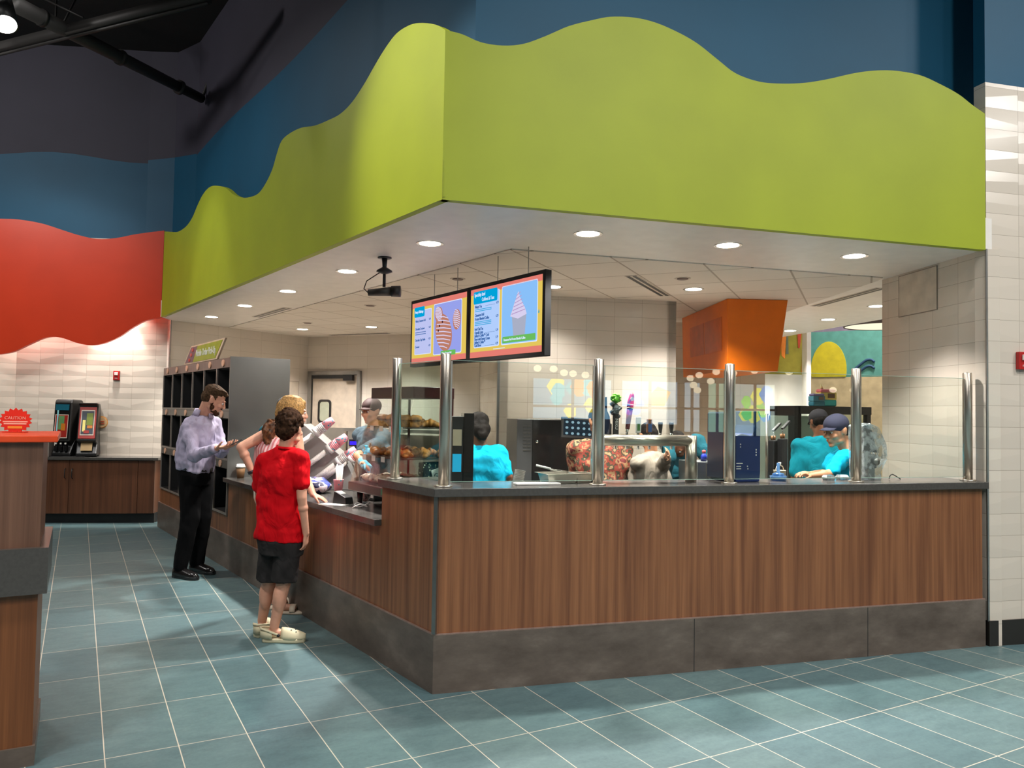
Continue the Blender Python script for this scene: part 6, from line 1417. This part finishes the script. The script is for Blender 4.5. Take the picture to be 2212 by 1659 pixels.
m = MB(); m.box(-.04,-.04,-.16,.04,.04,-.001); obj('pedestal', m, M['darkgrey'], t)
for s_ in (-1,1): m = MB(); m.tube([(s_*.045,0,.082),(s_*.03,0,.115),(0,0,.122)],.003,6); obj('handle_wire', m, mat('beige wire', sr(216,196,176), .4), t)
m = MB(); m.cyl((0,0,.12),(0,0,.145),.010); obj('knob', m, M['white'], t)
t = thing('blue_pitcher', 'clear blue plastic juicer pitcher on the front ledge behind glass', 'pitcher', W1(1681,.24,zc), 0); t.scale = (1.15,)*3; bl_ = mat('clear blue plastic', sr(110,160,220), .12, trans=.6, var=0)
m = MB(); m.lathe([(.030,0),(.034,.04),(.032,.043),(.010,.05),(.009,.105),(.0,.106)],20); obj('reamer_bowl', m, bl_, t); m = MB(); m.lathe([(.045,0),(.048,.03),(.045,.03),(.042,.003)],24); obj('outer_cup', m, bl_, t)
t = thing('napkin_stack', 'stack of white napkins left of the profile worker', 'napkins', W1(1712,.60,1.0), R(-10)); m = MB(); m.box(-.06,-.05,-.055,.06,.05,.06); obj('folded_napkins', m, M['paper'], t, .004); m = MB(); m.box(-.065,-.055,.061,.07,.055,.072); obj('lid_tray', m, M['white'], t, .003)
for px, D, lb in ((1790,.24,'clear plastic clamshell box below the profile worker'),(1819,.26,'second clear plastic clamshell box, nearer the guard post')):
    t = thing('clamshell_box', lb, 'container', W1(px,D,zc), R(-12)); m = MB(); m.rings([[V((x*a_,y*a_*.7,z)) for x,y in ((-1,-1),(1,-1),(1,1),(-1,1))] for a_, z in ((.030,0),(.036,.018),(.038,.02),(.036,.022),(.028,.036))]); obj('clamshell', m, mat('crinkled clear plastic', sr(190,196,200), .12, trans=.5, var=.2, vs=40), t)
# ---- plastic wrapped mixer
t = thing('wrapped_slicer', 'slicer machine wrapped in clear crinkled plastic at the right end', 'slicer', W1(1884,.24,zc), R(-12)); t.scale = (1.12,.75,1.12)
film = filmmat()
m = MB(); m.prismY([(-.075,.0),(.06,0),(.055,.05),(.105,.13),(.10,.22),(.04,.33),(-.03,.355),(-.085,.34)],-.03,.18); obj('film_cover', m, film, t, .012)
m = MB(); m.box(-.07,.0,.07,.04,.14,.16); obj('motor_housing', m, mat('machine steel', sr(120,120,120), .3, .8, .1, 8), t, .01)
m = MB(); m.cyl((.02,-.004,.115),(.02,-.034,.115),.022); obj('dial', m, M['steeldull'], t)
m = MB(); m.hexa([(-.07,0,.18),(.04,0,.17),(.04,.14,.17),(-.07,.14,.18),(-.06,.02,.33),(.01,.02,.31),(.01,.12,.31),(-.06,.12,.33)]); obj('blade_guard', m, mat('dark machine guard', sr(70,66,64), .3), t)
m = MB(); m.box(-.03,.0,.0,.02,.1,.07); obj('pedestal', m, M['steeldull'], t)
t = thing('power_cable', 'thin black cable looping over the ledge beside the wrapped slicer', 'cable', W1(1928,.26,zc), 0); m = MB(); m.tube([(-.04,0,.006),(-.025,0,.03),(.0,0,.036),(.03,-.01,.02),(.06,-.02,.003)],.0035,6); obj('cable', m, M['black'], t)
# ---- black glass door cabinet behind the two workers, toy lunch boxes on it
cb = thing('glass_door_cabinet', 'black framed glass door merchandiser behind the two turquoise workers', 'display cabinet', W0(1724,880,7.35,0), R(-17)); CW, CH = .78, 1.675
for x0, x1 in ((0,.035),(.285,.345),(.74,.78)): m = MB(); m.box(x0,0,0,x1,.06,CH); obj('frame_upright', m, M['black'], cb)
m = MB(); m.box(.02,-.01,CH-.075,CW,.5,CH); obj('top_frame', m, M['black'], cb); m = MB(); m.box(0,-.01,0,CW,.5,.85); obj('lower_body', m, M['black'], cb); m = MB(); m.box(0,0,.85,.03,.5,CH); obj('side_panel', m, M['blackgloss'], cb)
m = MB(); m.box(.035,.02,.85,.285,.026,CH-.075); m.box(.345,.02,.85,.74,.026,CH-.075); obj('door_glass', m, glassm('cabinet door glass',(.86,.93,.90)), cb)
m = MB(); m.box(.05,.30,1.24,.74,.33,1.26); obj('inner_rail', m, M['steel'], cb)
for label, px, cols, sc_ in (('rainbow coloured toy bus lunch box on the black cabinet, pink roof and yellow window',1784,(sr(226,120,130),sr(232,206,110),sr(60,180,180)),1.0),('smaller teal toy lunch box in front of the rainbow one',1764,(sr(120,110,150),sr(70,130,150),sr(40,110,130)),.72)):
    p = W0(px,866,7.5 if sc_==1 else 7.42,CH+.001); t = thing('toy_lunch_box', label, 'toy', p, R(-22)); w_, hh = .085*sc_, .165*sc_
    m = MB(); m.box(-w_,-.05,0,w_,.05,hh*.38); obj('lower_body', m, mat(label[:9]+' lower', cols[2],.4), t, .012); m = MB(); m.box(-w_*.98,-.05,hh*.38,w_*.98,.05,hh*.8); obj('window_band', m, mat(label[:9]+' band', cols[1],.4), t, .006)
    m = MB(); m.box(-w_*.95,-.048,hh*.8,w_*.95,.048,hh); obj('roof', m, mat(label[:9]+' roof', cols[0],.4), t, .014); m = MB(); m.box(-w_*.1,-.053,hh*.48,w_*.75,-.048,hh*.74); obj('window', m, mat('toy window brown', sr(120,90,70),.3), t, .004)
    if sc_ == 1: m = MB(); m.cyl((-.04,0,hh),(-.05,0,hh+.05),.014,.004); obj('roof_cone', m, mat('toy cream cone', sr(236,220,160),.5), t)
# ---- far guard glass
for a_, b_, lb in (((1600,7.6),(1657,7.55),'pale green guard glass beyond the syrup pumps, left sheet'),((1660,7.55),(1711,7.5),'pale green guard glass beyond the syrup pumps, middle sheet'),((1714,7.5),(1770,7.45),'pale green guard glass behind the black cabinet')):
    a, b = W0(a_[0],940,a_[1],0), W0(b_[0],940,b_[1],0); d = b-a; t = thing('glass_partition', lb, 'glass pane', (a.x,a.y,.88), atan2(d.y,d.x)); L = d.length
    m = MB(); m.box(0,-.005,0,L-.015,.005,.70); obj('glass', m, mat('pale green glass sheet', sr(176,192,176), .2, trans=.25, var=0), t)
    m = MB(); m.cyl((L,0,-.0),(L,0,.715),.018); obj('post', m, M['steel'], t)
t = thing('far_service_counter', 'low counter running below the far guard glass', 'counter', (W0(1560,940,7.55,0).x,W0(1560,940,7.55,0).y,0), atan2((W0(1770,940,7.4)-W0(1560,940,7.55)).y,(W0(1770,940,7.4)-W0(1560,940,7.55)).x))
m = MB(); m.box(0,-.3,.83,1.4,.2,.88); obj('top_slab', m, M['counter'], t); m = MB(); m.box(0.02,-.25,0,1.38,.15,.83); obj('body', m, M['steeldull'], t)
# ---- low counter things: cup dispenser, straws, bag, coffee, poster, card display
def onlow(px, s_off, z=.88):
    """point on the low counter top at inward offset s_off seen in column px"""
    r = at(px,1050,1)-CAM; p0 = iL*s_off; t_ = ((p0-CAM).dot(iL))/r.dot(iL); q = CAM+r*t_; return V((q.x,q.y,z))
cpv = mat('patterned paper cup', sr(232,206,204), .5, 0, .3, 40); pinkc = speck('pink and teal patterned cup', sr(232,150,160), sr(70,160,176), 34, .28, .5)
cd_ = thing('cup_dispenser', 'slanted stainless cup dispenser holding four leaning stacks of patterned cups', 'cup dispenser', onlow(722,.50,.8805), R(151)); 
m = MB(); m.prismX([(-.24,0),(.17,0),(.17,.10),(-.04,.56),(-.24,.56)],-.36,.28) if 0 else m.prismY([(-.18,0),(.32,0),(.33,.50),(.27,.56),(-.10,.26),(-.18,.10)],-.22,.06)
obj('housing', m, mat('satin grey steel sheet', sr(150,148,144), .5, .25, .04, 3), cd_, .004)
for j, (x, z) in enumerate(((.17,.47),(.05,.33),(-.03,.22),(-.13,.25))):
    dcu = V((-.79,.0,.61)); b0 = V((x+.05,.12,z-.04)); 
    m = MB(); m.cyl(b0+dcu*.09, b0+dcu*.12, .046,n=24); obj('tube_collar', m, M['white'], cd_)
    lid = (j==3)
    for q in range(6 if j<3 else 4):
        a = b0+dcu*(.12+.014*q); m = MB(); m.cyl(a, a+dcu*(.012 if q<5 else .09), .042 if q<5 else .041, .044 if q<5 else .032, 20); obj('cup', m, pinkc if (q>=5 or j%2) else cpv, cd_)
    m = MB(); m.cyl(b0-dcu*.20, b0+dcu*.06, .024,n=18); obj('cup_column', m, mat('white lined cup rims', sr(236,228,222), .5, 0, .10, 120), cd_)
t = thing('straw_cup', 'pink patterned cup full of white wrapped straws on the low counter', 'cup', onlow(731,.36), 0); m = MB(); m.lathe([(.030,0),(.041,.115),(.043,.118),(.039,.116),(.028,.004)],24); obj('cup', m, pinkc, t)
rg = random.Random(4)
for j in range(16): a = rg.uniform(0,6.28); q = .026*sqrt(rg.random()); m = MB(); m.tube([(q*cos(a)*.8,q*sin(a)*.8,.01),(q*cos(a)*1.45,q*sin(a)*1.45,.235+rg.uniform(-.015,.012))],.0045,6); obj('straw', m, M['paper'], t)
t = thing('coffee_cup', 'brown sleeved coffee cup with white lid at the left end of the low counter', 'cup', onlow(519,.10), 0); m = MB(); m.lathe([(.032,0),(.043,.105)],24); obj('cup_body', m, mat('brown cup sleeve', sr(128,92,56), .7), t)
m = MB(); m.lathe([(.0465,.105),(.0465,.117),(.040,.122),(.038,.138),(.0,.138)],24); obj('lid', m, M['white'], t); m = MB(); m.lathe([(.0405,.082),(.043,.104)],24); obj('upper_band', m, mat('brown cup top band', sr(150,118,84), .7), t)
t = thing('counter_poster', 'small orange and teal printed card standing on the low counter', 'poster', onlow(555,.42), R(AL-190+0)); t.rotation_euler = (0,0,R(-20))
m = MB(); m.box(-.09,-.004,0,.09,.004,.215); obj('card', m, mat('poster orange', sr(226,92,66), .6), t); m = MB(); m.box(-.085,-.0055,.165,.085,-.004,.195); obj('teal_band', m, mat('poster teal', sr(60,120,140), .6), t)
m = MB(); m.prismY([(.055*cos(2*pi*q/24)*(1 if q%4 else 1.15),.09+.055*sin(2*pi*q/24)) for q in range(24)],-.0055,-.004); obj('poster_motif', m, mat('poster peach', sr(246,196,160), .6), t); m = MB(); m.box(-.025,-.0065,.07,.02,-.0055,.11); obj('motif_centre', m, mat('poster orange', sr(226,92,66), .6), t)
t = thing('handbag', 'navy and white patterned soft handbag lying on the low counter', 'bag', onlow(683,.26), R(AL+5))
bgm = multi('navy white patterned cloth', [sr(30,34,92), sr(60,74,150), sr(214,200,206), sr(28,28,66), sr(96,84,150), sr(220,214,222)], 7, .6, (3,1,2))
m = MB(); m.ell((0,0,.055),(.18,.11,.055)); m.ell((-.10,.03,.05),(.09,.08,.048)); m.ell((.07,.0,.075),(.10,.085,.045)); m.ell((-.03,-.02,.085),(.09,.07,.035)); obj('bag_body', remesh(m,'bag_body',bgm,.006,2,(.012,14,(1,1,1))), None, t)
m = MB(); m.tube([(-.14,.03,.05),(-.12,.11,.07),(-.04,.135,.06),(.02,.12,.03),(.03,.10,.01)],.010,8); obj('bag_strap', m, mat('white bag strap', sr(220,214,214), .6), t)
t = thing('card_reader_display', 'small purple lit customer display left of the pastry case', 'display', onlow(768,.70), R(-30)); zd = .40
m = MB(); m.cyl((0,0,0),(0,0,zd-.03),.012); m.box(-.05,-.05,0,.05,.05,.01); obj('pole', m, M['black'], t); m = MB(); m.box(-.065,-.02,zd-.035,.065,.02,zd+.03); obj('head', m, M['black'], t, .004); m = MB(); m.box(-.055,-.0215,zd-.02,.055,-.02,zd+.012); obj('lit_panel', m, glow('violet blue display', sr(60,40,246), 1.3), t)
t = thing('card_terminal', 'black payment terminal on the low counter beside the case foot', 'terminal', onlow(742,.14), R(AL-90+20)); m = MB(); m.hexa([(-.04,-.07,0),(.04,-.07,0),(.04,.07,0),(-.04,.07,0),(-.036,-.06,.05),(.036,-.06,.05),(.036,.06,.09),(-.036,.06,.09)]); obj('terminal_body', m, M['black'], t, .004)
m = MB(); m.hexa([(-.028,.0,.071),(.028,.0,.071),(.028,.05,.087),(-.028,.05,.087),(-.028,.0,.072),(.028,.0,.072),(.028,.05,.089),(-.028,.05,.089)]); obj('terminal_screen', m, mat('pale terminal screen', sr(200,200,196), .3), t)
t = thing('paper_slip', 'white paper slip lying under the customer hand on the low counter', 'paper', onlow(722,.06), R(40)); m = MB(); m.box(-.05,-.10,.0,.05,.10,.0012); obj('paper_sheet', m, M['paper'], t)
t = thing('coiled_cable', 'white coiled cable on the low counter below the pastry case', 'cable', onlow(775,.10), 0)
m = MB(); m.tube([V((.05*cos(a)+a*.006,.035*sin(a)+.01*a,.005+.012*(1+sin(a*1.7)))) for a in [j*.35 for j in range(46)]],.003,6); obj('cable', m, M['white'], t)
t = thing('crumpled_wrap', 'ball of crumpled clear wrap at the corner of the pastry case base', 'wrap', LP(1.50,.20,1.0505) if 0 else LP(1.56,.30,.8805), 0)
m = MB(); rg = random.Random(8); pts_ = [V((rg.uniform(-.04,.04),rg.uniform(-.04,.04),rg.uniform(.01,.14))) for _ in range(22)]; m.tube(pts_,.003,5); m.ell((0,0,.07),(.04,.04,.065)); obj('wrap_ball', m, mat('crumpled film', sr(180,170,166), .15, .3, .4, 60), t)
t = thing('black_caddy', 'small black caddy below the pastry case front', 'caddy', onlow(738,.40), R(AL)); t.location = LP(1.68,.46,.8805); m = MB(); m.box(-.06,-.06,0,.06,.06,.12); obj('bin', m, M['black'], t, .006); m = MB(); m.box(-.05,.061,.02,.05,.063,.1); obj('front_label', m, M['paper'], t)

gp = LX(X0+.07, Y1+.20, 1.051); t = thing('gift_bag', 'black bag with pale dots and a white pennant lettered GA inside the pastry case', 'bag', gp, R(AL-90+16))
m = MB(); m.hexa([(-.075,-.035,0),(.075,-.035,0),(.075,.035,0),(-.075,.035,0),(-.085,-.02,.165),(.085,-.02,.165),(.085,.02,.165),(-.085,.02,.165)]); obj('bag_body', m, speck('black cloth with pale dots', sr(22,22,26), sr(190,200,170), 44, .28), t, .004)
m = MB(); m.prismY([(-.02,.11),(.075,.13),(.082,.05),(.0,.035)],-.040,-.037); o_ = obj('pennant', m, M['paper'], t); text('GA', .05, M['black'], o_, 'pennant_lettering', (.008,-.041,.055))
for o_ in [o for o in bpy.data.objects if o.name.startswith('tap_handle')]: o_.scale = (1.18,1.18,1.22)
